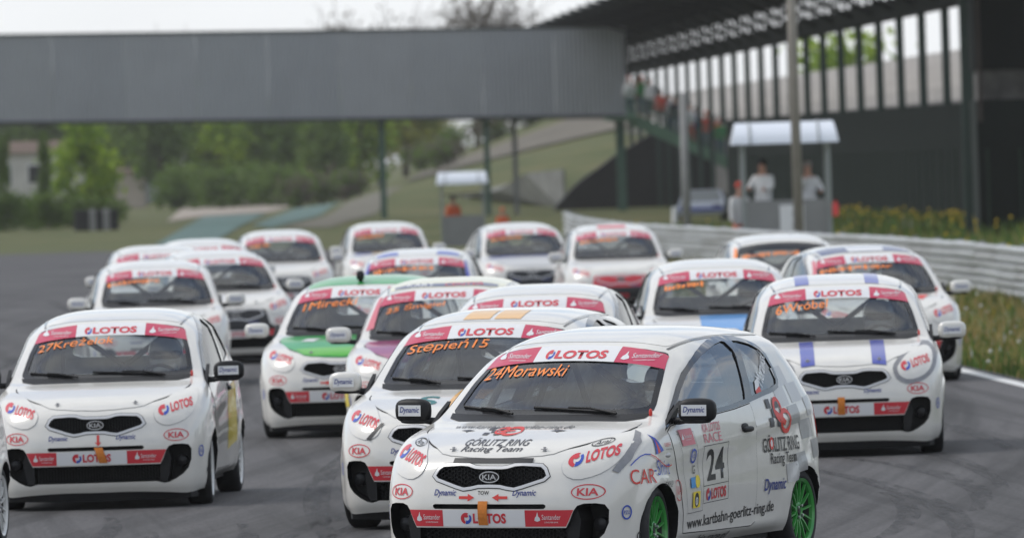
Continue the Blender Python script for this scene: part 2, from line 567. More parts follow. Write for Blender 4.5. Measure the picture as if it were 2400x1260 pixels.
def fill2d(outer, holes=(), res=0.03):
    pts = []; edges = []
    for lp in [outer] + list(holes):
        lp = resample(lp, res)
        k = len(pts)
        pts += lp
        edges += [(k + i, k + (i + 1) % len(lp)) for i in range(len(lp))]
    xs = [p[0] for p in outer]; ys = [p[1] for p in outer]
    x0, x1, y0, y1 = min(xs), max(xs), min(ys), max(ys)
    nx = int((x1 - x0) / res); ny = int((y1 - y0) / res)
    ol = outer
    for i in range(1, nx):
        for j in range(1, ny):
            x = x0 + (i + (.5 if j % 2 else 0)) * (x1 - x0) / nx; y = y0 + j * (y1 - y0) / ny
            if pip(x, y, ol) and not any(pip(x, y, h) for h in holes):
                pts.append((x, y))
    r = geometry.delaunay_2d_cdt([Vector(p) for p in pts], edges, [], 0, 1e-5)
    V = [(v.x, v.y) for v in r[0]]
    F = []
    for f in r[2]:
        cx = sum(V[i][0] for i in f) / len(f); cy = sum(V[i][1] for i in f) / len(f)
        if pip(cx, cy, outer) and not any(pip(cx, cy, h) for h in holes):
            F.append(f)
    return V, F

def patch(name, outer, fr, off=0.002, res=0.03, holes=(), m=None, skirt=0.0):
    V, F = fill2d(outer, holes, res)
    bm = bmesh.new()
    vs_ = []; nn = []
    for (u, v) in V:
        p, n = project(fr, u, v, off)
        vs_.append(bm.verts.new(p)); nn.append(n)
    for f in F:
        try: bm.faces.new([vs_[i] for i in f])
        except ValueError: pass
    for v in [v for v in bm.verts if not v.link_faces]:
        bm.verts.remove(v)
    if skirt:
        idx = {v: n for v, n in zip(vs_, nn) if v.is_valid}
        be = [e for e in bm.edges if len(e.link_faces) == 1]
        low = {}
        for e in be:
            q = []
            for v in e.verts:
                if v not in low: low[v] = bm.verts.new(v.co - idx[v] * skirt)
                q.append(low[v])
            bm.faces.new((e.verts[0], e.verts[1], q[1], q[0]))
    me = bm_mesh(name, bm, m, smooth=True, angle=40)
    return orient(me, fr)

def orient(me, fr):
    """make the faces of a projected sheet look outwards"""
    d = fr[3]
    s = 0.0
    for p in me.polygons: s += p.normal.dot(d) * p.area
    if s > 0:
        me.flip_normals()
    return me

def ribbon(name, pts, fr, w=0.006, off=0.0015, res=0.02, m=None, closed=False):
    """thin strip along a polyline, laid on the body"""
    dense = []
    n = len(pts)
    for i in range(n if closed else n - 1):
        a, b = pts[i], pts[(i + 1) % n]
        k = max(1, int(math.hypot(b[0]-a[0], b[1]-a[1]) / res + .5))
        for t in range(k): dense.append((a[0]+(b[0]-a[0])*t/k, a[1]+(b[1]-a[1])*t/k))
    if not closed: dense.append(pts[-1])
    P = [project(fr, u, v, off) for u, v in dense]
    bm = bmesh.new()
    ws = []
    k = len(P)
    for i, (p, nrm) in enumerate(P):
        q0 = P[(i - 1) % k if closed else max(i - 1, 0)][0]; q1 = P[(i + 1) % k if closed else min(i + 1, k - 1)][0]
        d = (q1 - q0)
        sdv = d.cross(nrm).normalized() * (w / 2)
        ws.append((bm.verts.new(p + sdv), bm.verts.new(p - sdv)))
    for i in range(k if closed else k - 1):
        a, b = ws[i], ws[(i + 1) % k]
        bm.faces.new((a[0], b[0], b[1], a[1]))
    return orient(bm_mesh(name, bm, m, smooth=True), fr)

# text ------------------------------------------------------------
_tx = {}
def text2d(s, bold=0.0, shear=0.0, spacing=1.0):
    k = (s, bold, shear, spacing)
    if k in _tx: return _tx[k]
    cu = bpy.data.curves.new('lettering', 'FONT')
    cu.body = s
    cu.offset = bold
    cu.shear = shear
    cu.space_character = spacing
    cu.resolution_u = 3
    o = bpy.data.objects.new('lettering', cu)
    COL.objects.link(o)
    dg = bpy.context.evaluated_depsgraph_get()
    me = bpy.data.meshes.new_from_object(o.evaluated_get(dg))
    V = np.array([v.co[:2] for v in me.vertices]) if len(me.vertices) else np.zeros((0, 2))
    F = [tuple(p.vertices) for p in me.polygons]
    bpy.data.objects.remove(o); bpy.data.curves.remove(cu); bpy.data.meshes.remove(me)
    _tx[k] = (V, F)
    return V, F

def fit(V, cx, cy, w, h, rot=0.0, skew=0.0):
    lo, hi = V.min(0), V.max(0)
    Q = (V - (lo + hi) / 2) / np.maximum(hi - lo, 1e-6) * np.array([w, h])
    Q = Q + np.stack([Q[:, 1] * skew, np.zeros(len(Q))], -1)
    c, s = math.cos(rot), math.sin(rot)
    return np.stack([Q[:, 0] * c - Q[:, 1] * s + cx, Q[:, 0] * s + Q[:, 1] * c + cy], -1)

class Print:
    """flat print gathered in 2D, then laid on the body as one mesh"""
    def __init__(self): self.V = []; self.F = []; self.I = []; self.mats = []
    def mi(self, m):
        if m not in self.mats: self.mats.append(m)
        return self.mats.index(m)
    def add(self, V, F, m):
        k = len(self.V)
        self.lv = getattr(self, 'lv', 0) + 1
        self.V += [(v[0], v[1], self.lv * 0.00025) for v in V]
        self.F += [tuple(i + k for i in f) for f in F]
        self.I += [self.mi(m)] * len(F)
        return self
    def text(self, s, cx, cy, w, h, m, bold=0.0, shear=0.0, rot=0.0, skew=0.0, spacing=1.0):
        V, F = text2d(s, bold, shear, spacing)
        return self.add(fit(V, cx, cy, w, h, rot, skew), F, m)
    def poly(self, pts, m):
        return self.add(pts, [tuple(range(len(pts)))], m)
    def ring(self, cx, cy, rx, ry, t, m, n=28, rot=0.0):
        V = []; F = []
        c, s = math.cos(rot), math.sin(rot)
        for k in range(n):
            a = 2 * math.pi * k / n
            for q in (0, t):
                x, y = (rx - q) * math.cos(a), (ry - q) * math.sin(a)
                V.append((cx + x * c - y * s, cy + x * s + y * c))
        for k in range(n):
            j = (k + 1) % n
            F.append((2*k, 2*j, 2*j+1, 2*k+1))
        return self.add(V, F, m)
    def disc(self, cx, cy, rx, ry, m, n=24):
        return self.poly([(cx + rx * math.cos(2*math.pi*k/n), cy + ry * math.sin(2*math.pi*k/n)) for k in range(n)], m)
    def lotos(self, cx, cy, w, h, rot=0.0, skew=0.0, mred=None, mblue=None):
        """swirl and word: total width w, height h"""
        c, s = math.cos(rot), math.sin(rot)
        def T(p): 
            x = p[0] + p[1] * skew
            return (cx + x * c - p[1] * s, cy + x * s + p[1] * c)
        r = h * .56
        ox = -w / 2 + r
        def arcpts(cx_, cy_, ra, rb, a0, a1, k=10, q=1.0):
            return [(cx_ + ra * math.cos(a0 + (a1-a0)*i/k) * q, cy_ + rb * math.sin(a0 + (a1-a0)*i/k)) for i in range(k + 1)]
        mr = mred or M['red_film']; mb = mblue or M['logo_blue']
        left = arcpts(ox, 0, r, r, R(60), R(255)) + arcpts(ox + .05*r, 0, .38*r, .62*r, R(255), R(75))
        right = arcpts(ox + .1*r, 0, r*.95, r, R(-105), R(40)) + arcpts(ox + .25*r, .12*r, .42*r, .5*r, R(45), R(-120))
        ctr = arcpts(ox + .05*r, .42*r, .40*r, .28*r, 0, 2*math.pi, 14)[:-1]
        self.poly([T(p) for p in left], mr); self.poly([T(p) for p in right], mb); self.poly([T(p) for p in ctr], mr)
        V, F = text2d('LOTOS', .04)
        tw = w - 2.35 * r
        V = fit(V, w / 2 - tw / 2, 0, tw, h)
        return self.add([T(p) for p in V], F, mr)
    def santander(self, cx, cy, w, h, m):
        fl = [(-.5,-.35),(-.36,-.45),(-.2,-.35),(-.22,-.15),(-.30,.0),(-.33,.35),(-.40,.0),(-.46,-.1)]
        self.poly([(cx + x * w * .7 - w*.12, cy + y * h + h*.18) for x, y in fl], m)
        self.text('Santander', cx + w * .13, cy + h * .1, w * .66, h * .42, m)
        self.text('CONSUMER BANK', cx + w * .13, cy - h * .32, w * .50, h * .12, m)
        return self
    def lay(self, name, fr, off=0.0035, maxlen=0.04):
        bm = bmesh.new()
        vs_ = [bm.verts.new(v) for v in self.V]
        for f, i in zip(self.F, self.I):
            try:
                fc = bm.faces.new([vs_[k] for k in f]); fc.material_index = i
            except ValueError: pass
        bmesh.ops.triangulate(bm, faces=bm.faces[:])
        for _ in range(6):
            le = [e for e in bm.edges if e.calc_length() > maxlen]
            if not le: break
            bmesh.ops.subdivide_edges(bm, edges=le, cuts=1)
            bmesh.ops.triangulate(bm, faces=[f for f in bm.faces if len(f.verts) > 3])
        nn = {}
        for v in bm.verts:
            v.co = project(fr, v.co.x, v.co.y, off + v.co.z)[0]
        me = bpy.data.meshes.new(name)
        bm.to_mesh(me); bm.free()
        for m in self.mats: me.materials.append(m)
        me.polygons.foreach_set('use_smooth', [True] * len(me.polygons))
        return orient(me, fr)
    def shear_up(self, x0, k):
        self.V = [(x, z + k * (x - x0), l) for x, z, l in self.V]
        return self
    def flat(self, name, Mx):
        """lay on a plane given by a 4x4 matrix"""
        me = mesh_from(name, [Mx @ Vector(v) for v in self.V], self.F, mats=self.mats, midx=self.I)
        return me

# ------------------------------------------------------------------ cutting the shell
def mirror(poly): return [(-x, y) for x, y in poly][::-1]
def both(half):
    """half outline listed from the centre line out and back"""
    return half + [(-x, y) for x, y in half[::-1] if abs(x) > 1e-6]

GRILLE = both([(0,.655),(.065,.655),(.10,.658),(.145,.671),(.19,.674),(.30,.668),(.325,.650),(.342,.618),(.325,.602),(.28,.588),(.20,.562),(.155,.550),(.11,.556),(.07,.565),(0,.567)])
INTAKE = both([(0,.322),(.462,.322),(.482,.36),(.506,.42),(.525,.448),(.56,.460),(.62,.460),(.66,.452),(.678,.42),(.675,.345),(.655,.285),(.62,.245),(.57,.212),(.52,.188),(.485,.182),(.455,.19),(.43,.197),(0,.197)])
SLOT = both([(0,.458),(.335,.458),(.348,.452),(.348,.440),(.335,.430),(0,.430)])
SCREEN = both([(0,.925),(.30,.925),(.50,.930),(.605,.940),(.625,.955),(.622,.985),(.590,1.11),(.535,1.255),(.522,1.268),(.50,1.276),(.40,1.295),(.24,1.309),(0,1.314)])
SCREEN_IN = both([(0,.962),(.30,.962),(.50,.966),(.575,.975),(.588,.99),(.560,1.10),(.512,1.235),(.50,1.248),(.47,1.256),(.40,1.268),(.24,1.281),(0,1.286)])
DOORG = [(1.11,.912),(1.20,.985),(1.32,1.060),(1.47,1.140),(1.62,1.200),(1.78,1.245),(1.95,1.280),(2.12,1.305),(2.27,1.318),(2.30,1.312),(2.298,1.27),(2.27,1.13),(2.235,1.02),(2.21,.978),(2.0,.958),(1.6,.935),(1.3,.918)]
QUARG = [(2.335,.993),(2.36,1.08),(2.385,1.19),(2.41,1.300),(2.43,1.316),(2.52,1.312),(2.64,1.290),(2.73,1.255),(2.79,1.205),(2.825,1.14),(2.815,1.085),(2.785,1.05),(2.70,1.035),(2.5,1.012)]
FRAME = [(.875,.842),(.99,.872),(1.10,.888),(1.3,.895),(1.6,.91),(2.0,.933),(2.25,.955),(2.50,.985),(2.70,1.006),(2.80,1.025),(2.85,1.07),(2.862,1.14),(2.83,1.222),(2.76,1.285),(2.66,1.322),(2.54,1.342),(2.40,1.348),(2.25,1.345),(2.10,1.331),(1.93,1.305),(1.76,1.268),(1.60,1.222),(1.44,1.160),(1.30,1.085),(1.18,1.010),(1.08,.95),(.98,.895),(.90,.855)]
REARG = both([(0,1.02),(.42,1.02),(.50,1.05),(.50,1.10),(.455,1.24),(.43,1.262),(.2,1.285),(0,1.29)])

def prism(bm, poly, axis, a0, a1, mi):
    """closed prism of a 2D outline; axis X uses (Y,Z), axis Y uses (X,Z)"""
    def P(q, a): return (a, q[0], q[1]) if axis == 'X' else (q[0], a, q[1])
    lo = [bm.verts.new(P(q, a0)) for q in poly]; hi = [bm.verts.new(P(q, a1)) for q in poly]
    n = len(poly)
    fs = [bm.faces.new(lo), bm.faces.new(hi[::-1])]
    for i in range(n):
        j = (i + 1) % n
        fs.append(bm.faces.new((lo[j], lo[i], hi[i], hi[j])))
    for f in fs: f.material_index = mi
    bmesh.ops.recalc_face_normals(bm, faces=fs)

BODY_MATS = ['white', 'black_plastic', 'interior', 'frit']
def boolean_cut(me, cutters):
    o = bpy.data.objects.new('shell', me)
    COL.objects.link(o)
    tmp = []
    for k, cb in enumerate(cutters):
        cm = bpy.data.meshes.new('cutter')
        bmesh.ops.recalc_face_normals(cb, faces=cb.faces[:])
        cb.to_mesh(cm); cb.free()
        for q in BODY_MATS: cm.materials.append(M[q])
        co = bpy.data.objects.new('cutter', cm)
        COL.objects.link(co)
        tmp.append(co)
        md = o.modifiers.new('b%d' % k, 'BOOLEAN')
        md.operation = 'DIFFERENCE'; md.solver = 'EXACT'; md.object = co
        md.material_mode = 'INDEX'
        md.use_hole_tolerant = False
    dg = bpy.context.evaluated_depsgraph_get()
    out = bpy.data.meshes.new_from_object(o.evaluated_get(dg))
    for q in [o] + tmp:
        mm = q.data
        bpy.data.objects.remove(q); bpy.data.meshes.remove(mm)
    return out

def make_shell():
    me = bpy.data.meshes.new('body')
    _bm.to_mesh(me)
    for q in BODY_MATS: me.materials.append(M[q])
    c1 = bmesh.new()          # cabin hollow
    rings = [(.43, .70, 1.03, 3.36), (.86, .70, 1.06, 3.36), (.93, .685, 1.10, 3.34), (1.12, .615, 1.36, 3.30), (1.27, .51, 1.62, 3.20), (1.335, .40, 1.80, 3.05), (1.385, .22, 2.05, 2.75)]
    rv = [[c1.verts.new(p) for p in ((-x, y0, z), (x, y0, z), (x, y1, z), (-x, y1, z))] for z, x, y0, y1 in rings]
    for i in range(len(rv) - 1):
        for j in range(4):
            c1.faces.new((rv[i][j], rv[i][(j+1) % 4], rv[i+1][(j+1) % 4], rv[i+1][j])).material_index = 2
    c1.faces.new(rv[0][::-1]).material_index = 2; c1.faces.new(rv[-1]).material_index = 2
    c2 = bmesh.new()          # windows
    prism(c2, SCREEN_IN, 'Y', .80, 1.80, 3)
    prism(c2, grow(REARG, -.02), 'Y', 3.10, 3.8, 3)
    for s in (1, -1):
        prism(c2, grow(DOORG, .003), 'X', s * .35, s * 1.0, 3)
        prism(c2, grow(QUARG, .003), 'X', s * .35, s * 1.0, 3)
    c3 = bmesh.new()          # wheel wells, grille pockets
    for wy in (.69, 3.075):
        for s in (1, -1):
            rg = add_lathe(c3, [(s * .54, .287), (s * 1.0, .287)], 'X', 48, (0, wy, .262), mi=1)
            for q in rg:
                c3.faces.new(q).material_index = 1
    prism(c3, GRILLE, 'Y', -.2, .16, 1)
    prism(c3, INTAKE, 'Y', -.2, .30, 1)
    prism(c3, SLOT, 'Y', -.2, .10, 1)
    out = boolean_cut(me, [c1, c2, c3])
    out.name = 'body'
    out.polygons.foreach_set('use_smooth', [True] * len(out.polygons))
    out.set_sharp_from_angle(angle=R(32))
    return out
SHELL = make_shell()
# ------------------------------------------------------------------ the parts of the car, built once and shared
PARTS = []        # (key, name, mesh, parent key, matrix, label)
def part(key, name, me, parent=None, Mx=None, label=None):
    PARTS.append((key, name, me, parent, Mx or Matrix.Identity(4), label))

part('body', 'body', SHELL)

# ---- bonnet, roof skin, doors, lamp covers: sheets of their own with dark shut lines round them
HOOD = both([(0,.108),(.15,.116),(.28,.142),(.345,.172),(.388,.222),(.445,.292),(.486,.345),(.53,.415),(.565,.482),(.60,.565),(.622,.65),(.632,.74),(.628,.83),(.60,.845),(.45,.815),(.22,.795),(0,.79)])
part('hood', 'bonnet', patch('bonnet', HOOD, TOP, .004, .03, m=M['white'], skirt=.004))
part('hood_gap', 'shut_line', ribbon('shut_line', [p for p in grow(HOOD, .002)], TOP, .004, .0016, .02, M['mid_grey'], closed=True), 'hood')
for s in (1, -1):
    part('hood_side%d' % s, 'shut_line', ribbon('shut_line', [(s*x, y) for x, y in [(.392,.236),(.412,.251),(.452,.290),(.492,.343),(.536,.412),(.571,.480),(.606,.563),(.628,.65),(.638,.74)]], TOP, .009, .0024, .02, M['gap']), 'hood')
ROOF = both([(0,1.56),(.24,1.565),(.40,1.585),(.475,1.615),(.492,1.66),(.505,1.80),(.512,2.05),(.512,2.4),(.50,2.75),(.47,3.05),(.44,3.17),(.34,3.22),(0,3.25)])
part('roof', 'roof_panel', patch('roof_panel', ROOF, TOP, .003, .04, m=M['white'], skirt=.003))
for s in (1, -1):
    part('drip%d' % s, 'roof_channel', ribbon('roof_channel', [(s * x, y) for x, y in [(.500,1.585),(.508,1.66),(.520,1.80),(.526,2.05),(.526,2.4),(.514,2.75),(.484,3.05),(.45,3.19)]], TOP, .016, .0025, .03, M['gloss_black']))
DOOR = [(.905,.835),(.93,.70),(1.02,.50),(1.06,.36),(1.075,.245),(1.6,.238),(2.20,.235),(2.262,.255),(2.275,.45),(2.280,.70),(2.272,.90),(2.262,.948),(2.0,.925),(1.6,.902),(1.3,.886),(1.1,.878),(.98,.862)]
for s, fr in ((1, LEFT), (-1, RIGHT)):
    D_ = [(s * y, z) for y, z in DOOR]
    part('door%d' % s, 'door', patch('door', D_, fr, .003, .05, m=M['white'], skirt=.003))
    part('door_gap%d' % s, 'shut_line', ribbon('shut_line', grow(D_, .003), fr, .006, .0014, .03, M['gap'], closed=True), 'door%d' % s)
HL = [(.418,.692),(.455,.738),(.497,.783),(.555,.820),(.62,.845),(.668,.850),(.70,.826),(.712,.775),(.700,.715),(.672,.662),(.612,.615),(.51,.590),(.445,.618),(.424,.655)]
HLs = smooth_poly(HL, 1)
for s in (1, -1):
    H_ = [(s * x, z) for x, z in HLs]
    part('lamp%d' % s, 'headlight', patch('headlight', H_, FRONT, .006, .025, m=M['white'], skirt=.006), label=None)
    part('lamp_gap%d' % s, 'shut_line', ribbon('shut_line', grow(H_, .002), FRONT, .0035, .0018, .02, M['pale_grey'], closed=True), 'lamp%d' % s)
# ---- glass
SCR_B = patch('windscreen_border', SCREEN, FRONT, .0015, .03, holes=[SCREEN_IN], m=M['frit'])
part('frit', 'windscreen_surround', SCR_B)
part('screen', 'windscreen', patch('windscreen', grow(SCREEN_IN, .004), FRONT, -.004, .04, m=M['screen_glass']))
part('rear_screen', 'rear_window', patch('rear_window', REARG, BACK, -.003, .05, m=M['screen_glass']))
for s, fr in ((1, LEFT), (-1, RIGHT)):
    g1 = [(s * y, z) for y, z in DOORG]; g2 = [(s * y, z) for y, z in QUARG]
    part('frame%d' % s, 'window_frame', patch('window_frame', [(s * y, z) for y, z in FRAME], fr, .0035, .03, holes=[g1, g2], m=M['gloss_black'], skirt=.0035))
    part('dglass%d' % s, 'door_window', patch('door_window', grow(g1, .004), fr, -.004, .06, m=M['side_glass']))
    part('qglass%d' % s, 'quarter_window', patch('quarter_window', grow(g2, .004), fr, -.004, .06, m=M['side_glass']))
    bm = bmesh.new()
    X = s * .715
    v = [bm.verts.new((X * k, y, z)) for k in (1.0, 1.035) for y, z in ((.93,.872),(1.085,.90),(1.20,1.005),(1.06,.945))]
    for f in ((0,1,2,3),(4,5,6,7),(0,1,5,4),(1,2,6,5),(2,3,7,6),(3,0,4,7)): bm.faces.new([v[i] for i in f])
    part('sail%d' % s, 'mirror_base', bm_mesh('mirror_base', bm, M['black_plastic']))
    # tail lamp wrapped round the rear corner
    part('tail%d' % s, 'tail_lamp', patch('tail_lamp', [(s*y, z) for y, z in ((3.40,.97),(3.445,.985),(3.475,.93),(3.475,.78),(3.455,.70),(3.42,.70),(3.40,.80))], fr, .008, .02, m=M['tail_red'], skirt=.008))
    # handle in its scooped plate
    bm = bmesh.new()
    superbox(bm, (s * .799, 2.115, .805), (.030, .17, .034), 3, 16, 8)
    superbox(bm, (s * .787, 2.09, .812), (.018, .12, .060), 2.5, 16, 8)
    part('handle%d' % s, 'door_handle', bm_mesh('door_handle', bm, M['black_plastic'], True, 60), 'door%d' % s)
    # mirror
    bm = bmesh.new()
    superbox(bm, (s * .892, 1.045, .955), (.225, .105, .142), 3.2, 24, 12, Matrix.Rotation(s * .12, 3, 'Z'))
    part('mirror%d' % s, 'wing_mirror', bm_mesh('wing_mirror', bm, M['black_plastic'], True))
    bm = bmesh.new()
    add_tube(bm, [(s * .72, 1.06, .895), (s * .775, 1.055, .893), (s * .84, 1.05, .905)], .022, 10)
    superbox(bm, (s * .875, 1.05, .893), (.19, .10, .03), 3, 18, 8)
    part('mirror_arm%d' % s, 'mirror_arm', bm_mesh('mirror_arm', bm, M['black_plastic'], True, 50), 'mirror%d' % s)
    P = Print()
    P.poly([(-.075,-.032),(.075,-.032),(.075,.032),(-.075,.032)], M['white_film'])
    me0 = P.flat('sticker', Matrix.Translation((s * .892, .984, .957)) @ Matrix.Rotation(s * .12, 4, 'Z') @ Matrix.Rotation(R(90), 4, 'X'))
    part('mirror_sticker%d' % s, 'sticker', me0, 'mirror%d' % s)
    P = Print(); P.text('Dynamic', 0, 0, .13, .044, M['blue_film'], .012, .25)
    part('mirror_word%d' % s, 'lettering', P.flat('lettering', Matrix.Translation((s * .892, .9825, .957)) @ Matrix.Rotation(s * .12, 4, 'Z') @ Matrix.Rotation(R(90), 4, 'X')), 'mirror%d' % s)

# ---- nose: grille mesh, bezel, badge, lower openings, slot, strap
def hexmesh(poly, y0, pitch, bar, depth, mt):
    """honeycomb bars clipped to an outline, standing in a plane across the car"""
    bm = bmesh.new()
    xs = [p[0] for p in poly]; zs = [p[1] for p in poly]
    x = min(xs); row = 0
    dz = pitch * .5; dx = pitch * .9
    z = min(zs)
    def seg(a, b):
        mx = ((a[0]+b[0])/2, (a[1]+b[1])/2)
        if not (pip(*a, poly) and pip(*b, poly)): return
        d = Vector((b[0]-a[0], 0, b[1]-a[1])); ln = d.length
        add_box(bm, (mx[0], y0, mx[1]), (ln, depth, bar), Matrix.Rotation(-math.atan2(d.z, d.x), 3, 'Y'))
    while z < max(zs):
        x = min(xs) - dx + (dx if row % 2 else 0)
        while x < max(xs):
            seg((x, z), (x + dx*.33, z + dz)); seg((x + dx*.33, z + dz), (x + dx, z + dz))
            seg((x + dx, z + dz), (x + dx*1.33, z)); 
            x += dx * 2
        z += dz; row += 1
    return bm_mesh('grille_mesh', bm, mt)
part('grille', 'grille', hexmesh(GRILLE, .085, .023, .0035, .012, M['mesh']))
Vb = patch('grille_surround', grow(GRILLE, .016), FRONT, .005, .02, holes=[grow(GRILLE, -.001)], m=M['chrome'], skirt=.006)
part('bezel', 'grille_surround', Vb)
part('bezel_lip', 'grille_lip', ribbon('grille_lip', grow(GRILLE, .019), FRONT, .004, .002, .02, M['gap'], closed=True), 'bezel')
bm = bmesh.new()
add_lathe(bm, [(0.0, .0001), (.0, .060), (.014, .058), (.014, .0001)], 'Y', 28)
bmesh.ops.scale(bm, vec=(1.05, 1, .55), verts=bm.verts[:])
bmesh.ops.translate(bm, vec=(0, .030, .612), verts=bm.verts[:])
part('badge', 'badge', bm_mesh('badge', bm, M['gloss_black'], True, 40))
P = Print(); P.ring(0, 0, .062, .0335, .006, M['chrome']); P.text('KIA', 0, 0, .085, .030, M['chrome'], .012)
part('badge_word', 'lettering', P.flat('lettering', Matrix.Translation((0, .0265, .612)) @ Matrix.Rotation(R(90), 4, 'X')), 'badge')
# lower opening: dark mesh in the middle, deep pods at the ends with a lamp
LOWC = both([(0,.318),(.44,.318),(.455,.25),(.44,.203),(0,.203)])
part('lower_grille', 'lower_grille', hexmesh(LOWC, .13, .024, .004, .012, M['mesh']))
for s in (1, -1):
    bm = bmesh.new()
    pl = [(s*x, z) for x, z in ((.455,.322),(.480,.36),(.503,.42),(.512,.438),(.535,.36),(.522,.255),(.505,.195),(.455,.196))]
    k = len(pl)
    a = [bm.verts.new((x, .080 + .16 * (abs(x) - .44), z)) for x, z in pl]; b = [bm.verts.new((x, .29, z)) for x, z in pl]
    bm.faces.new(a); bm.faces.new(b[::-1])
    for i in range(k): bm.faces.new((a[i], a[(i+1) % k], b[(i+1) % k], b[i]))
    part('pod_wall%d' % s, 'intake_divider', bm_mesh('intake_divider', bm, M['black_plastic']))
    bm = bmesh.new()
    add_lathe(bm, [(.215, .001), (.218, .03), (.225, .040), (.29, .044)], 'Y', 24, (s * .602, 0, .335))
    part('fog%d' % s, 'fog_lamp', bm_mesh('fog_lamp', bm, M['lamp'], True, 40))
# splitter under the nose and dark underside
bm = bmesh.new()
prof = [(0,.05),(.30,.06),(.52,.10),(.66,.18),(.70,.30)]
full = [(-x, y) for x, y in prof[::-1][:-1]] + prof
top = [bm.verts.new((x, y + .03, .150)) for x, y in full]; bot = [bm.verts.new((x, y + .045, .062 + .012 * abs(x))) for x, y in full]
bk = [bm.verts.new((x, .60, .14)) for x, y in full]; bb = [bm.verts.new((x, .60, .10)) for x, y in full]
for i in range(len(full) - 1):
    bm.faces.new((top[i], top[i+1], bot[i+1], bot[i])); bm.faces.new((bot[i], bot[i+1], bb[i+1], bb[i]))
part('splitter', 'front_splitter', bm_mesh('front_splitter', bm, M['black_plastic'], True, 30))
bm = bmesh.new()
add_box(bm, (0, 1.88, .14), (1.02, 2.1, .07)); add_box(bm, (0, 1.88, .17), (1.36, 1.7, .07)); add_box(bm, (0, 3.2, .19), (.9, .5, .10))
part('floor_pan', 'floor_pan', bm_mesh('floor_pan', bm, M['black_plastic']))
# strap
def strap(name, x, z0, z1, w, tilt):
    bm = bmesh.new()
    rows = []
    for i in range(7):
        t = i / 6
        z = z0 + (z1 - z0) * t
        y = project(FRONT, x, max(z, .34), 0)[0].y - .008 - .010 * math.sin(t * 3.1)
        xx = x + tilt * t
        rows.append([bm.verts.new((xx + d * w / 2, y + e, z)) for d, e in ((-1, 0), (1, 0), (1, .005), (-1, .005))])
    for i in range(6):
        for j in range(4): bm.faces.new((rows[i][j], rows[i][(j+1) % 4], rows[i+1][(j+1) % 4], rows[i+1][j]))
    bm.faces.new(rows[0]); bm.faces.new(rows[-1])
    return bm_mesh(name, bm, M['strap'])
part('strap', 'tow_strap', strap('tow_strap', -.03, .475, .338, .056, 0.0))
part('strap27', 'tow_strap', strap('tow_strap', .02, .452, .340, .060, .035))
# bonnet pins
for s in (1, -1):
    bm = bmesh.new()
    p, n = project(FRONT, s * .282, .752, 0)
    add_lathe(bm, [(0, .013), (.006, .013), (.008, .009), (.026, .009), (.026, .001)], 'Z', 12, p)
    add_tube(bm, [p + Vector((-.02, -.012, .012)), p + Vector((.02, -.006, .016))], .003, 6)
    part('pin%d' % s, 'bonnet_pin', bm_mesh('bonnet_pin', bm, M['steel'], True, 40))
# wipers
def wiper(pts, blade):
    bm = bmesh.new()
    Q = [project(FRONT, x, z, .018)[0] for x, z in pts]
    add_tube(bm, Q, .008, 6, r2=.006)
    B = [project(FRONT, x, z, .008)[0] for x, z in blade]
    add_tube(bm, B, .009, 6)
    return bm_mesh('wiper', bm, M['black_plastic'], True, 50)
part('wiper_a', 'wiper', wiper([(-.20,.925),(-.34,.952),(-.43,.958)], [(-.56,.972),(-.40,.956),(-.24,.944)]))
part('wiper_b', 'wiper', wiper([(.44,.925),(.26,.955),(.12,.960)], [(-.10,.968),(.10,.957),(.30,.946),(.42,.940)]))
bm = bmesh.new()
pts = [(-.61,.928),(-.4,.915),(0,.912),(.4,.915),(.61,.928)]
part('cowl', 'cowl_panel', patch('cowl_panel', both([(0,.896),(.3,.896),(.52,.898),(.61,.912),(.625,.94),(.5,.935),(0,.932)]), FRONT, .003, .03, m=M['black_plastic']))

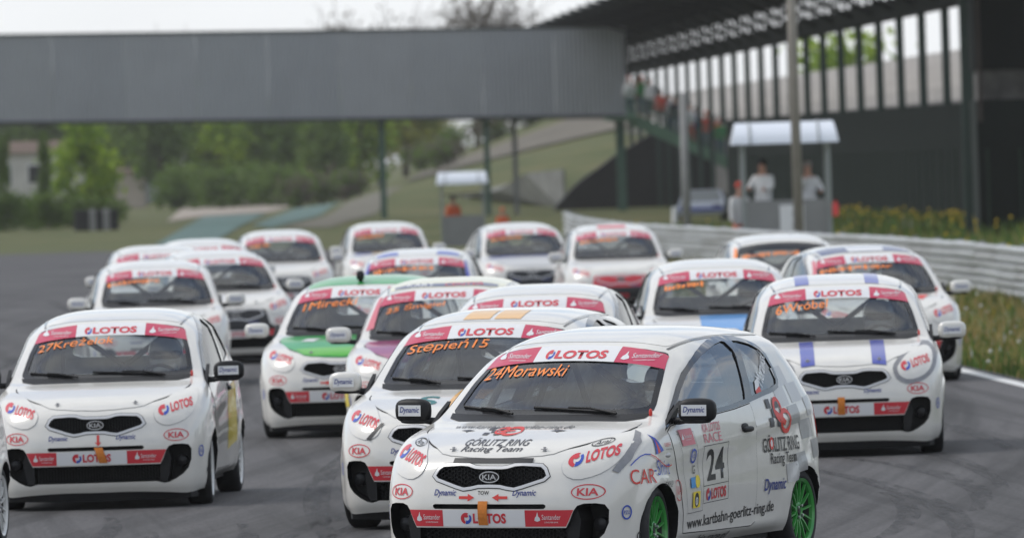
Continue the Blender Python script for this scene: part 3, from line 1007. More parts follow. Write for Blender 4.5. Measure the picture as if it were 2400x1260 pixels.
# ---- wheels
def wheel_meshes():
    bm = bmesh.new()
    w = .092
    prof = [(-w*.80,.205),(-w*.98,.216),(-w,.235),(-w*.93,.258),(-w*.78,.2715),(-w*.4,.275),(w*.4,.275),(w*.78,.2715),(w*.93,.258),(w,.235),(w*.98,.216),(w*.80,.205)]
    add_lathe(bm, prof, 'X', 48)
    tyre = bm_mesh('tyre', bm, M['rubber'], True, 60)
    bm = bmesh.new()
    # rim lip and spokes, outer face at +X
    add_lathe(bm, [(.060,.190),(.078,.194),(.088,.207),(.090,.2105),(.084,.212),(.070,.205)], 'X', 48)
    n = 14
    for k in range(n):
        a = 2 * math.pi * k / n
        rt = Matrix.Rotation(a, 3, 'X')
        vs_ = []
        for r, x, wd, th in ((.035,.060,.012,.022),(.11,.072,.0085,.016),(.194,.076,.0075,.014)):
            vs_.append([bm.verts.new(rt @ Vector(q)) for q in ((x - th, -wd, r), (x - th, wd, r), (x, wd*.62, r), (x, -wd*.62, r))])
        for i in range(2):
            for j in range(4): bm.faces.new((vs_[i][j], vs_[i][(j+1) % 4], vs_[i+1][(j+1) % 4], vs_[i+1][j]))
    add_lathe(bm, [(.040,.062),(.062,.060),(.068,.050),(.064,.030),(.055,.026),(.055,.001)], 'X', 28)
    rim = bm_mesh('rim', bm, M['rim_white'], True, 35)
    bm = bmesh.new()
    add_lathe(bm, [(.075,.205),(.050,.190),(-.07,.186)], 'X', 40)
    add_lathe(bm, [(-.07,.188),(-.07,.001)], 'X', 32)
    barrel = bm_mesh('wheel_barrel', bm, M['rim_dark'], True, 50)
    bm = bmesh.new()
    add_lathe(bm, [(.012,.05),(.012,.125),(.000,.125)], 'X', 36)
    disc = bm_mesh('brake_disc', bm, M['steel'], True, 40)
    bm = bmesh.new()
    for k in range(4):
        a = R(45) + k * math.pi / 2
        add_lathe(bm, [(.055,.011),(.078,.010),(.080,.001)], 'X', 10, (0, .044 * math.cos(a), .044 * math.sin(a)))
    add_lathe(bm, [(.050,.024),(.066,.022),(.068,.001)], 'X', 16, (0, 0, 0), mi=1)
    nuts = bm_mesh('wheel_nuts', bm, [M['steel'], M['rim_dark']], True, 40)
    return tyre, rim, barrel, disc, nuts
WH = wheel_meshes()
for _m in WH:
    _m.transform(Matrix.Diagonal((1.0, .945, .945, 1.0)))
WHEEL_AT = [(.690, .69, .260), (-.690, .69, .260), (.695, 3.075, .260), (-.695, 3.075, .260)]

# ---- inside: dashboard, cage, seats, steering wheel
bm = bmesh.new()
prof = [(1.02,.80),(1.02,.915),(1.12,.935),(1.30,.925),(1.42,.86),(1.44,.70)]
a = [bm.verts.new((-.66, y, z)) for y, z in prof]; b = [bm.verts.new((.66, y, z)) for y, z in prof]
for i in range(len(prof) - 1): bm.faces.new((a[i], b[i], b[i+1], a[i+1]))
part('dash', 'dashboard', bm_mesh('dashboard', bm, M['dash'], True, 30))
bm = bmesh.new()
for s in (1, -1):
    add_tube(bm, [(s*.63, 1.45, .45), (s*.63, 1.45, .86), (s*.545, 1.72, 1.20), (s*.47, 1.95, 1.315), (s*.46, 2.35, 1.335)], .021, 8)
    add_tube(bm, [(s*.64, 2.35, .45), (s*.63, 2.35, .95), (s*.50, 2.35, 1.28), (s*.40, 2.35, 1.335), (0, 2.35, 1.345)], .021, 8)
    add_tube(bm, [(s*.45, 2.37, 1.31), (s*.55, 3.1, .75)], .021, 8)
    add_tube(bm, [(s*.44, 2.36, 1.30), (s*-.60, 2.36, .55)], .021, 8)
add_tube(bm, [(-.47, 1.95, 1.315), (0, 1.93, 1.338), (.47, 1.95, 1.315)], .021, 8)
add_tube(bm, [(-.62, 2.35, .86), (.62, 2.35, .86)], .021, 8)
part('cage', 'roll_cage', bm_mesh('roll_cage', bm, M['cage'], True, 50))
def seat_mesh():
    bm = bmesh.new()
    superbox(bm, (0, .0, .50), (.50, .52, .16), 4, 18, 10)
    superbox(bm, (0, .27, .80), (.48, .14, .74), 4, 18, 12, Matrix.Rotation(R(-14), 3, 'X'))
    for s in (1, -1):
        superbox(bm, (s*.21, .20, 1.03), (.07, .22, .22), 4, 14, 8)
        superbox(bm, (s*.23, .17, .74), (.07, .22, .34), 4, 14, 8)
    return bm_mesh('bucket_seat', bm, M['seat'], True)
part('seat', 'bucket_seat', seat_mesh(), None, Matrix.Translation((.34, 2.02, -.20)))
bm = bmesh.new()
n = 28
rg = []
for j in range(n):
    t = 2 * math.pi * j / n
    rg.append((.165 * math.cos(t), 0, .165 * math.sin(t)))
add_tube(bm, rg + [rg[0]], .014, 8, cap=False)
add_box(bm, (0, .01, 0), (.32, .02, .035)); add_box(bm, (0, .01, -.07), (.035, .02, .15)); add_lathe(bm, [(0,.05),(.0,.001)], 'Y', 16)
part('steering', 'steering_wheel', bm_mesh('steering_wheel', bm, M['dash'], True, 50), None, Matrix.Translation((.34, 1.52, .85)) @ Matrix.Rotation(R(25), 4, 'X'))

# ---- standard prints every car carries
def rect(x0, z0, x1, z1): return [(x0, z0), (x1, z0), (x1, z1), (x0, z1)]
# band across the top of the windscreen
def band(x0, x1):
    def top(x): return 1.320 - .13 * x * x - .30 * x**4
    def low(x): return 1.232 - .10 * x * x - .2 * x**4
    n = 8
    def lim(x, z):      # keep inside the glass edge
        e = .622 - (z - .985) * .312
        return (max(-e, min(e, x)), z)
    t = [lim(x0 + (x1 - x0) * i / n, top(x0 + (x1 - x0) * i / n)) for i in range(n + 1)]
    l = [lim(x0 + (x1 - x0) * i / n, low(x0 + (x1 - x0) * i / n)) for i in range(n + 1)]
    return l + t[::-1]
part('band_l', 'windscreen_strip', patch('windscreen_strip', band(-.60, -.255), FRONT, .003, .03, m=M['banner_red']))
part('band_c', 'windscreen_strip', patch('windscreen_strip', band(-.2545, .2545), FRONT, .003, .03, m=M['white_film']))
part('band_r', 'windscreen_strip', patch('windscreen_strip', band(.255, .60), FRONT, .003, .03, m=M['banner_red']))
P = Print(); P.lotos(0, 1.266, .385, .046)
part('band_word', 'lettering', P.lay('lettering', FRONT, .0045), 'band_c')
for s, k in ((-1, 'band_l'), (1, 'band_r')):
    P = Print(); P.santander(s * .395, 1.252, .235, .062, M['white_film'])
    part(k + 'w', 'lettering', P.lay('lettering', FRONT, .0045), k)
# band across the bumper
part('bump_c', 'bumper_strip', patch('bumper_strip', [(-.284,.330),(.224,.330),(.224,.424),(-.284,.424)], FRONT, .003, .03, m=M['white_film']))
part('bump_l', 'bumper_strip', patch('bumper_strip', [(-.462,.330),(-.285,.330),(-.285,.424),(-.505,.424),(-.485,.38)], FRONT, .003, .03, m=M['red_film']))
part('bump_r', 'bumper_strip', patch('bumper_strip', [(.225,.330),(.462,.330),(.485,.38),(.505,.424),(.225,.424)], FRONT, .003, .03, m=M['red_film']))
P = Print(); P.lotos(-.03, .377, .280, .058)
part('bump_word', 'lettering', P.lay('lettering', FRONT, .0045), 'bump_c')
for k, x in (('bump_l', -.378), ('bump_r', .358)):
    P = Print(); P.santander(x, .377, .165, .070, M['white_film'])
    part(k + 'w', 'lettering', P.lay('lettering', FRONT, .0045), k)
for s in (1, -1):
    P = Print(); P.ring(s * .575, .525, .086, .044, .006, M['red_film']); P.text('KIA', s * .575, .525, .108, .043, M['red_film'], .025)
    part('kia%d' % s, 'sticker', P.lay('sticker', FRONT))
    P = Print(); P.text('Dynamic', s * .245 - .025, .518, .142, .046, M['blue_film'], .015, .25)
    part('dyn%d' % s, 'lettering', P.lay('lettering', FRONT))
    P = Print(); P.lotos(s * .562, .722, .235, .066, rot=s * .27)
    part('hl_word%d' % s, 'lettering', P.lay('lettering', FRONT, .0078), 'lamp%d' % s)
    # round sponsor marks on the bumper corner
    fr = LEFT if s == 1 else RIGHT
    P = Print(); P.ring(s * .30, .40, .042, .042, .010, M['logo_blue']); P.text('PZU', s * .30, .40, .05, .022, M['logo_blue'], .01)
    part('pzu%d' % s, 'sticker', P.lay('sticker', fr))
    P = Print(); P.text('G', s * .40, .62 - .36, .045, .055, M['black_film'], .0); P.text('i', s * .405, .62 - .36, .012, .05, M['black_film'])
    part('mark%d' % s, 'sticker', P.lay('sticker', fr))
P = Print(); P.text('TOW', -.03, .522, .07, .022, M['black_film'], .01)
for s in (1, -1):
    c = -.03
    P.poly([(c + s*.055,.495),(c + s*.095,.516),(c + s*.095,.503),(c + s*.150,.503),(c + s*.150,.487),(c + s*.095,.487),(c + s*.095,.474)], M['red_bright'])
part('tow', 'sticker', P.lay('sticker', FRONT))
P = Print(); P.poly([(.02,.462),(.044,.49),(.029,.487),(.029,.54),(.011,.54),(.011,.487),(-.004,.49)], M['red_bright'])
part('tow27', 'sticker', P.lay('sticker', FRONT))

# race number board on the doors (letters follow the print direction of each side)
def number_board(num, s):
    fr = LEFT if s == 1 else RIGHT
    P = Print()
    def q(y): return s * y
    x0, x1 = sorted((q(1.39), q(1.805)))
    def fr_rect(a, b, z0, z1, t, m, sk=0.0):
        def S(pts): return [(x + sk * s * (z1 - z), z) for x, z in pts]
        P.poly(S(rect(a, z0, b, z0 + t)), m); P.poly(S(rect(a, z1 - t, b, z1)), m)
        P.poly(S(rect(a, z0 + t, a + t, z1 - t)), m); P.poly(S(rect(b - t, z0 + t, b, z1 - t)), m)
    fr_rect(x0, x1, .398, .735, .004, M['grey_text'])
    P.poly(rect(x0 + .004, .498, x1 - .004, .502), M['grey_text'])
    cx = (x0 + x1) / 2
    P.text(num, cx, .618, .29, .185, M['black_film'], .02)
    P.lotos(cx, .448, .33, .066)
    P.text('KIA LOTOS', cx - s * .05, .835, .28, .050, M['pink_film'], .01); P.text('RACE', cx - s * .05, .775, .28, .055, M['pink_film'], .0)
    a, b = sorted((q(1.0), q(1.25)))
    fr_rect(a, b, .36, .83, .003, M['grey_text'], .27)
    c = (a + b) / 2
    P.poly([(c - .10 + s*.03, .755), (c + .10 + s*.03, .755), (c + .10, .85), (c - .10, .85)], M['pink_film']); P.santander(c + s*.01, .803, .17, .05, M['white_film'])
    P.ring(c + s*.085, .690, .048, .042, .012, M['logo_blue']); P.text('PZU', c + s*.085, .690, .055, .022, M['logo_blue'])
    P.text('G', c + s*.10, .610, .045, .05, M['black_film'])
    d = c + s * .115
    P.poly(rect(d - .07, .505, d + .005, .565), M['cyan_film']); P.disc(d + .04, .537, .038, .037, M['yellow_film'])
    d = c + s * .135
    P.poly(rect(d - .06, .387, d + .06, .480), M['yellow_film'])
    P.disc(d, .432, .038, .042, M['black_film']); P.disc(d, .424, .022, .024, M['white_film'])
    P.poly(rect(d-.005,.412,d+.005,.438), M['black_film'])
    P.shear_up(q(1.4), s * .03)
    return P.lay('number_board', fr)
# small race licence/partner marks shared by the other cars' doors

for s in (1, -1):
    p, n = project(LEFT if s == 1 else RIGHT, s * .82, .705, 0)
    bm = bmesh.new(); superbox(bm, p, (.016, .085, .028), 2.2, 16, 8)
    part('repeater%d' % s, 'side_repeater', bm_mesh('side_repeater', bm, M['chrome'], True))
bm = bmesh.new()
p, n = project(FRONT, .615, .935, 0)
superbox(bm, p + Vector((.012, -.01, .008)), (.018, .03, .05), 2.5, 12, 8); add_tube(bm, [p + Vector((.012, -.01, -.01)), p + Vector((-.004, -.03, -.04))], .009, 6)
part('pull', 'cut_off_pull', bm_mesh('cut_off_pull', bm, M['red_bright'], True))
# ------------------------------------------------------------------ people: one skinned surface each
def with_skin(name, joints, edges, radii, m):
    me = bpy.data.meshes.new(name)
    bm = bmesh.new()
    ly = bm.verts.layers.skin.verify()
    vs_ = [bm.verts.new(j) for j in joints]
    for a, b in edges: bm.edges.new((vs_[a], vs_[b]))
    for v, r in zip(vs_, radii):
        v[ly].radius = r if isinstance(r, tuple) else (r, r)
    vs_[0][ly].use_root = True
    bm.to_mesh(me); bm.free()
    o = bpy.data.objects.new(name, me)
    COL.objects.link(o)
    o.modifiers.new('skin', 'SKIN').use_smooth_shade = True
    sd = o.modifiers.new('sub', 'SUBSURF'); sd.levels = 2; sd.render_levels = 2
    dg = bpy.context.evaluated_depsgraph_get()
    out = bpy.data.meshes.new_from_object(o.evaluated_get(dg))
    bpy.data.objects.remove(o); bpy.data.meshes.remove(me)
    out.name = name
    out.materials.clear(); out.materials.append(m)
    out.polygons.foreach_set('use_smooth', [True] * len(out.polygons))
    return out

# seated driver (origin on the seat, facing the nose = -Y)
_dj = [(0,.05,.0),(0,.10,.22),(0,.12,.40),(0,.10,.53),(0,.06,.60),
       (.19,.10,.42),(.25,-.06,.26),(.15,-.36,.30),(-.19,.10,.42),(-.25,-.06,.26),(-.15,-.36,.30),
       (.11,-.30,.08),(.12,-.62,-.10),(-.11,-.30,.08),(-.12,-.62,-.10)]
_de = [(0,1),(1,2),(2,3),(3,4),(2,5),(5,6),(6,7),(2,8),(8,9),(9,10),(0,11),(11,12),(0,13),(13,14)]
_dr = [(.17,.13),(.16,.12),(.17,.12),.065,.07,.075,.055,.045,.075,.055,.045,.085,.06,.085,.06]
DRIVER_BODY = with_skin('driver_body', _dj, _de, _dr, M['suit'])
bm = bmesh.new()
superbox(bm, (0, .03, .69), (.255, .31, .28), 2.6, 24, 16)
superbox(bm, (0, -.06, .60), (.19, .17, .11), 2.6, 18, 10)
HELMET = bm_mesh('helmet', bm, M['helmet_white'], True)
bm = bmesh.new()
superbox(bm, (0, -.035, .695), (.245, .23, .085), 2.8, 20, 10)
VISOR = bm_mesh('visor', bm, M['visor'], True)

def driver(parent_mw, label, suit):
    e = empty('driver')
    e.matrix_world = parent_mw @ Matrix.Translation((.34, 2.02, .37))
    tag(e, label, 'person', 'drivers in the race cars')
    b = link('body', DRIVER_BODY, e, m=M[suit])
    h = link('helmet', HELMET, e)
    link('visor', VISOR, h)
    return e

# ------------------------------------------------------------------ one car of the field
def warp(P):                               # follow the lower edge of the windscreen band
    P.V = [(x, z - .10 * x * x - .2 * x**4, l) for x, z, l in P.V]
STD_SKIP = {'strap', 'strap27', 'tow', 'tow27', 'hp'}
def car(sp):
    root = empty('race_car', (sp['x'], sp['d'], 0), -R(sp['yaw']))
    tag(root, sp['label'], 'race car', 'hatchback race cars of the pack')
    roll = R(sp.get('roll', 0))
    RM = Matrix.Rotation(roll, 4, 'Y')
    skip = set(STD_SKIP) - set(sp.get('extra', ())) | set(sp.get('skip', ()))
    if sp.get('far'): skip |= {'seat', 'steering', 'wiper_a', 'wiper_b', 'pin1', 'pin-1'}
    over = dict(sp.get('paint', {}))
    objs = {}
    for key, name, me, par, Mx, lab in PARTS:
        if key in skip: continue
        if par in skip: continue
        p = objs.get(par, root)
        o = bpy.data.objects.new(name, me)
        COL.objects.link(o)
        o.parent = p
        o.matrix_local = (RM @ Mx) if p is root else Mx
        if key in over and len(me.materials):
            o.material_slots[0].link = 'OBJECT'; o.material_slots[0].material = M[over[key]]
        objs[key] = o
    for i, (wx, wy, wz) in enumerate(WHEEL_AT):
        w = link('wheel', None, root)
        fl = wx < 0
        steer = R(sp.get('steer', 0)) if i < 2 else 0
        w.matrix_local = Matrix.Translation((wx, wy, wz)) @ Matrix.Rotation(steer + (math.pi if fl else 0), 4, 'Z') @ Matrix.Rotation(random.uniform(0, 6), 4, 'X')
        for q, n in zip(WH, ('tyre', 'rim', 'wheel_barrel', 'brake_disc', 'wheel_nuts')):
            if sp.get('far') and n in ('brake_disc', 'wheel_nuts'): continue
            c = link(n, q, w)
            if n == 'rim':
                c.material_slots[0].link = 'OBJECT'; c.material_slots[0].material = M[sp.get('rim', 'rim_white')]
    for ex in sp.get('sheets', ()):       # coloured film or painted reflection: (name, outline, frame, material[, offset[, parent]])
        nm, poly, fr, mt = ex[:4]
        off = ex[4] if len(ex) > 4 else .0048
        o = link(nm, patch(nm, poly, fr, off, .035, m=M[mt]), objs.get(ex[5]) if len(ex) > 5 else root)
        o.matrix_local = RM if o.parent is root else Matrix.Identity(4)
    for nm, pr, fr, off in sp.get('prints', ()):
        o = link(nm, pr.lay(nm, fr, off), root)
        o.matrix_local = RM
    nmw = sp.get('name')
    if nmw:
        P = Print()
        if isinstance(nmw, str):
            w, cx = sp.get('name_w', .55), sp.get('name_x', -.265)
            P.text(nmw, cx, 1.188, w, sp.get("name_h", .064), M["orange_text"], .001, .15, rot=sp.get('name_rot', .02))
            warp(P)
        else:                              # a name too blurred to read: a broken orange band
            x0, x1 = nmw
            x = x0
            rr = random.Random(int(sp['d'] * 10))
            while x < x1:
                wd = rr.uniform(.012, .045); h = rr.uniform(.008, .026)
                q_ = rr.uniform(-.01, .006); P.poly([(x, 1.19 - h + q_), (x + wd * .8, 1.19 - h), (x + wd * .9, 1.19 + h * .8), (x + wd * .1, 1.19 + h + q_)], M['orange_text'])
                x += wd * rr.uniform(1.0, 1.5)
            warp(P)
        o = link('lettering', P.lay("lettering", FRONT, .0022), objs['screen'])
    if sp.get('driver'):
        bpy.context.view_layer.update()
        driver(root.matrix_world, sp['driver_label'], sp['driver'])
    return root
# ================================================================== the place
def sm(a, b, x): 
    t = np.clip((x - a) / (b - a), 0, 1); return t * t * (3 - 2 * t)
def height(x, y):
    x = np.asarray(x, float); y = np.asarray(y, float)
    z = -.75 * np.exp(-((y - 335) / 38)**2) * np.exp(-((x + 1.7) / 4.2)**2)
    w = np.clip(x + 11, 0, 26)
    g = 1 - sm(8.0, 11.5, x)
    z = z + (.20 * w * sm(445, 520, y) + .17 * w * sm(530, 625, y)) * g
    z = z + 2.2 * sm(640, 1200, y)
    return z

def grass_material(name, c1, c2, c3, sc):
    m = bpy.data.materials.new(name); m.use_nodes = True
    nt = m.node_tree; b = nt.nodes['Principled BSDF']
    b.inputs['Roughness'].default_value = 0.9; b.inputs['Specular IOR Level'].default_value = 0.15
    tc = nt.nodes.new('ShaderNodeTexCoord')
    n1 = nt.nodes.new('ShaderNodeTexNoise'); n1.inputs['Scale'].default_value = sc; n1.inputs['Detail'].default_value = 8
    n2 = nt.nodes.new('ShaderNodeTexNoise'); n2.inputs['Scale'].default_value = sc * 9; n2.inputs['Detail'].default_value = 6
    cr = nt.nodes.new('ShaderNodeValToRGB')
    cr.color_ramp.elements[0].position = .35; cr.color_ramp.elements[0].color = (*c1, 1)
    cr.color_ramp.elements[1].position = .68; cr.color_ramp.elements[1].color = (*c3, 1)
    e = cr.color_ramp.elements.new(.52); e.color = (*c2, 1)
    mx = nt.nodes.new('ShaderNodeMix'); mx.data_type = 'FLOAT'; mx.inputs[0].default_value = .4
    for n in (n1, n2): nt.links.new(tc.outputs['Object'], n.inputs['Vector'])
    nt.links.new(n1.outputs['Fac'], mx.inputs[2]); nt.links.new(n2.outputs['Fac'], mx.inputs[3])
    nt.links.new(mx.outputs[0], cr.inputs['Fac']); nt.links.new(cr.outputs['Color'], b.inputs['Base Color'])
    return m
G_GROUND = grass_material('grass_ground', (.05, .07, .02), (.095, .103, .038), (.165, .132, .062), .12)

def asphalt_material():
    m = bpy.data.materials.new('asphalt'); m.use_nodes = True
    nt = m.node_tree; b = nt.nodes['Principled BSDF']
    b.inputs['Roughness'].default_value = .82; b.inputs['Specular IOR Level'].default_value = .3
    N = nt.nodes.new
    tc = N('ShaderNodeTexCoord')
    def streak(rot, sx, sy, det, rough=.6):
        mp = N('ShaderNodeMapping'); mp.inputs['Rotation'].default_value = (0, 0, rot); mp.inputs['Scale'].default_value = (sx, sy, 1)
        no = N('ShaderNodeTexNoise'); no.inputs['Scale'].default_value = 1; no.inputs['Detail'].default_value = det; no.inputs['Roughness'].default_value = rough
        nt.links.new(tc.outputs['Object'], mp.inputs['Vector']); nt.links.new(mp.outputs['Vector'], no.inputs['Vector'])
        return no.outputs['Fac']
    def rng(s, a, b_, c, d):
        r = N('ShaderNodeMapRange'); r.inputs['From Min'].default_value = a; r.inputs['From Max'].default_value = b_
        r.inputs['To Min'].default_value = c; r.inputs['To Max'].default_value = d
        nt.links.new(s, r.inputs['Value']); return r.outputs['Result']
    def mul(a, b_):
        q = N('ShaderNodeMath'); q.operation = 'MULTIPLY'; nt.links.new(a, q.inputs[0]); nt.links.new(b_, q.inputs[1]); return q.outputs[0]
    def curved(k1, k2, sx, sy, det, w=0.0):
        sep = N('ShaderNodeSeparateXYZ'); nt.links.new(tc.outputs['Object'], sep.inputs['Vector'])
        def mth(op, p, q):
            n = N('ShaderNodeMath'); n.operation = op
            for i, v in enumerate((p, q)):
                if isinstance(v, (int, float)): n.inputs[i].default_value = v
                else: nt.links.new(v, n.inputs[i])
            return n.outputs[0]
        x, y = sep.outputs['X'], sep.outputs['Y']
        c = mth('ADD', mth('MULTIPLY', y, k1), mth('MULTIPLY', mth('MULTIPLY', y, y), k2))
        xx = mth('SUBTRACT', x, c)
        cb = N('ShaderNodeCombineXYZ')
        nt.links.new(mth('MULTIPLY', xx, sx), cb.inputs['X']); nt.links.new(mth('MULTIPLY', y, sy), cb.inputs['Y'])
        cb.inputs['Z'].default_value = w
        no = N('ShaderNodeTexNoise'); no.inputs['Scale'].default_value = 1; no.inputs['Detail'].default_value = det; no.inputs['Roughness'].default_value = .6
        nt.links.new(cb.outputs['Vector'], no.inputs['Vector'])
        return no.outputs['Fac']
    s1 = rng(curved(.32, -.0016, 2.2, .05, 5), .44, .64, 1.08, .52)       # rubber laid down through the bend
    s2 = rng(curved(-.14, .0005, 4.0, .07, 5, 7.3), .48, .66, 1.04, .66)
    s3 = rng(streak(.4, .30, .10, 6), .3, .7, .84, 1.16)           # broad patches
    s4 = rng(streak(.1, 30, 5, 5, .8), .25, .75, .62, 1.38)        # stones and patches of grit
    f = mul(mul(s1, s2), mul(s3, s4))
    vm = N('ShaderNodeVectorMath'); vm.operation = 'SCALE'; vm.inputs[0].default_value = (.080, .077, .078)
    nt.links.new(f, vm.inputs['Scale']); nt.links.new(vm.outputs['Vector'], b.inputs['Base Color'])
    bp = N('ShaderNodeBump'); bp.inputs['Strength'].default_value = .35; bp.inputs['Distance'].default_value = .01
    nt.links.new(streak(0, 90, 70, 3, .7), bp.inputs['Height']); nt.links.new(bp.outputs['Normal'], b.inputs['Normal'])
    return m
ASPHALT = asphalt_material()

# ---- ground sheet out to the horizon
xs = np.concatenate([np.linspace(-3500, -60, 14), np.linspace(-52, 60, 57), np.linspace(80, 3500, 14)])
ys = np.concatenate([np.linspace(-400, 60, 8), np.linspace(80, 900, 110), np.linspace(950, 7000, 16)])
XX, YY = np.meshgrid(xs, ys)
ZZ = height(XX, YY) - .012
V = np.stack([XX, YY, ZZ], -1).reshape(-1, 3)
nx, ny = len(xs), len(ys)
F = [(j*nx+i, j*nx+i+1, (j+1)*nx+i+1, (j+1)*nx+i) for j in range(ny-1) for i in range(nx-1)]
tag(link('ground', mesh_from('ground', V, F, True, [G_GROUND])), kind='structure')

EDGE_Y = np.array([-300, 20, 85, 96, 103.5, 118, 140, 165, 195, 225, 258, 264.])
EDGE_X = np.array([9.0, 6.9, 5.6, 5.2, 4.9, 4.25, 3.2, 1.85, .2, -1.25, -2.7, -3.2])
def edge(y): return cubic_interp(EDGE_Y, EDGE_X, np.atleast_1d(y))
ry = np.concatenate([np.linspace(-300, 60, 20), np.linspace(64, 262, 80)])
re = edge(ry)
TRK = [(float(x), float(y)) for x, y in zip(re, ry)] + [(-4.4,271),(-6.8,279),(-9.4,286),(-12.5,290.5),(-16,292),(-24,296),(-60,310),(-60,-300)]
Vv, Ff = fill2d(TRK, (), 6.0)
me = mesh_from('race_track', [(x, y, float(height(x, y)) + .004) for x, y in Vv], Ff, False, [ASPHALT])
if me.polygons[0].normal.z < 0: me.flip_normals()
tag(link('race_track', me), kind='structure')
MARK = bpy.data.materials.new('tyre_mark'); MARK.use_nodes = True
_n = MARK.node_tree; _b = _n.nodes['Principled BSDF']; _b.inputs['Base Color'].default_value = (.035, .034, .035, 1); _b.inputs['Roughness'].default_value = .7
_tc = _n.nodes.new('ShaderNodeTexCoord'); _mp = _n.nodes.new('ShaderNodeMapping'); _mp.inputs['Scale'].default_value = (14, .9, 1)
_no = _n.nodes.new('ShaderNodeTexNoise'); _no.inputs['Scale'].default_value = 1; _no.inputs['Detail'].default_value = 6
_mr = _n.nodes.new('ShaderNodeMapRange'); _mr.inputs['From Min'].default_value = .38; _mr.inputs['From Max'].default_value = .66; _mr.inputs['To Min'].default_value = .0; _mr.inputs['To Max'].default_value = .62
_n.links.new(_tc.outputs['Object'], _mp.inputs['Vector']); _n.links.new(_mp.outputs['Vector'], _no.inputs['Vector']); _n.links.new(_no.outputs['Fac'], _mr.inputs['Value']); _n.links.new(_mr.outputs['Result'], _b.inputs['Alpha'])
V = []; F = []
rr_ = random.Random(3)
for x0, y0, y1, k1, k2, w in ((-2.2,54,64,.13,-.010,.19),(-1.75,57,72,.02,.006,.17),(-1.45,57,71,.025,.006,.17),(-2.9,56,63,.16,-.014,.16),(-3.4,57,66,.20,-.016,.18),(-1.2,60,80,-.05,.002,.2),(2.6,56,72,.08,-.007,.2),(3.0,62,74,.10,-.012,.18),(3.4,66,84,.03,-.006,.18),(2.2,58,66,.14,-.012,.16),(-3.0,72,95,.01,-.002,.2),(-5.5,70,110,.05,-.002,.22),(-4.9,76,120,.04,-.0016,.22),(-7,100,180,.04,-.0008,.25),(3.9,74,90,.0,-.004,.2),(-2.6,53,60,.02,.02,.16),(-.9,64,78,-.03,.001,.18),(1.2,58,70,.03,.004,.18)):
    n_ = 24; k = len(V)
    for i in range(n_ + 1):
        t = (y1 - y0) * i / n_; x = x0 + k1 * t + k2 * t * t
        ww = w * (.35 + .65 * math.sin(math.pi * min(1, .08 + i / n_ * .9)))
        V += [(x - ww / 2, y0 + t, .0075), (x + ww / 2, y0 + t, .0075)]
    F += [(k+2*i, k+2*i+1, k+2*i+3, k+2*i+2) for i in range(n_)]
_me = mesh_from('tyre_marks', V, F, False, [MARK])
if _me.polygons[0].normal.z < 0: _me.flip_normals()
tag(link('tyre_marks', _me), kind='stuff')
LINE = mat('line_paint', (.62, .62, .60), .7, noise=.15, nscale=3)
V = []; F = []
for x, y in zip(re, ry):
    V += [(x - .30, y, float(height(x - .3, y)) + .009), (x - .14, y, float(height(x - .14, y)) + .009)]
for j in range(len(ry)-1): F.append((2*j, 2*j+1, 2*j+3, 2*j+2))
tag(link('edge_line', mesh_from('edge_line', V, F, False, [LINE])), kind='structure')

def sheet(name, pts, m, off=.008, res=3.0):
    Vv, Ff = fill2d(pts, (), res)
    me = mesh_from(name, [(x, y, float(height(x, y)) + off) for x, y in Vv], Ff, False, [m])
    me.update()
    if me.polygons[0].normal.z < 0: me.flip_normals()
    return tag(link(name, me), kind='structure')
TEAL = mat('green_run_off_paint', (.065, .125, .11), .85, noise=.15, nscale=.3)
GRAV = mat('gravel', (.30, .255, .21), .95, noise=.2, nscale=.4)
BANKSOIL = mat('bank_soil', (.115, .10, .075), .95, noise=.3, nscale=.25)
SRV = mat('service_asphalt', (.115, .105, .075), .9, noise=.15, nscale=.2)
sheet('painted_run_off', [(-9.9,312),(-11.4,397),(-12.9,498),(-15.9,488),(-14.1,410),(-11.7,308)], TEAL, .03)
sheet('painted_run_off', [(-9.6,376),(-9.3,463),(-9.6,545),(-12.4,545),(-11.0,400)], TEAL, .03)
sheet('service_road', [(-9.2,376),(-8.8,470),(-8.6,560),(-6.4,560),(-6.4,470),(-7.2,376)], SRV, .03)
sheet('gravel_bed', [(-16.4,448),(-23.0,668),(-24.0,760),(-16.3,735),(-13.2,560),(-13.1,512),(-16.0,492)], GRAV, .03)
sheet('bare_bank', [(-6.5,568),(8,552),(8,592),(-5.5,590)], BANKSOIL, .12)

# ---- steel barrier along the outside of the bend: beams and posts as parts
BY = np.array([60, 100, 125, 144, 156.7, 168, 178, 190, 206, 220, 249, 285.])
BX = np.array([9.6, 9.1, 8.5, 7.9, 7.5, 6.9, 6.15, 5.25, 4.2, 3.1, 2.0, 1.6])
ARMCO = mat('galvanised_steel', (.42, .43, .43), .45, metal=.35, noise=.18, nscale=1.6)
ARMCO2 = mat('weathered_steel', (.36, .365, .36), .55, metal=.3, noise=.2, nscale=1.3)
bar = empty('crash_barrier', (7.9, 144, 0))
tag(bar, 'weathered grey steel crash barrier with stacked rails along the right side of the track', 'barrier')
prof = [(-.04, .135), (-.03, .125), (.03, .095), (.03, .055), (-.035, .02), (-.035, -.02), (.03, -.055), (.03, -.095), (-.03, -.125), (-.04, -.135)]
sy = np.arange(62, 284, 4.0)
sx = cubic_interp(BY, BX, sy)
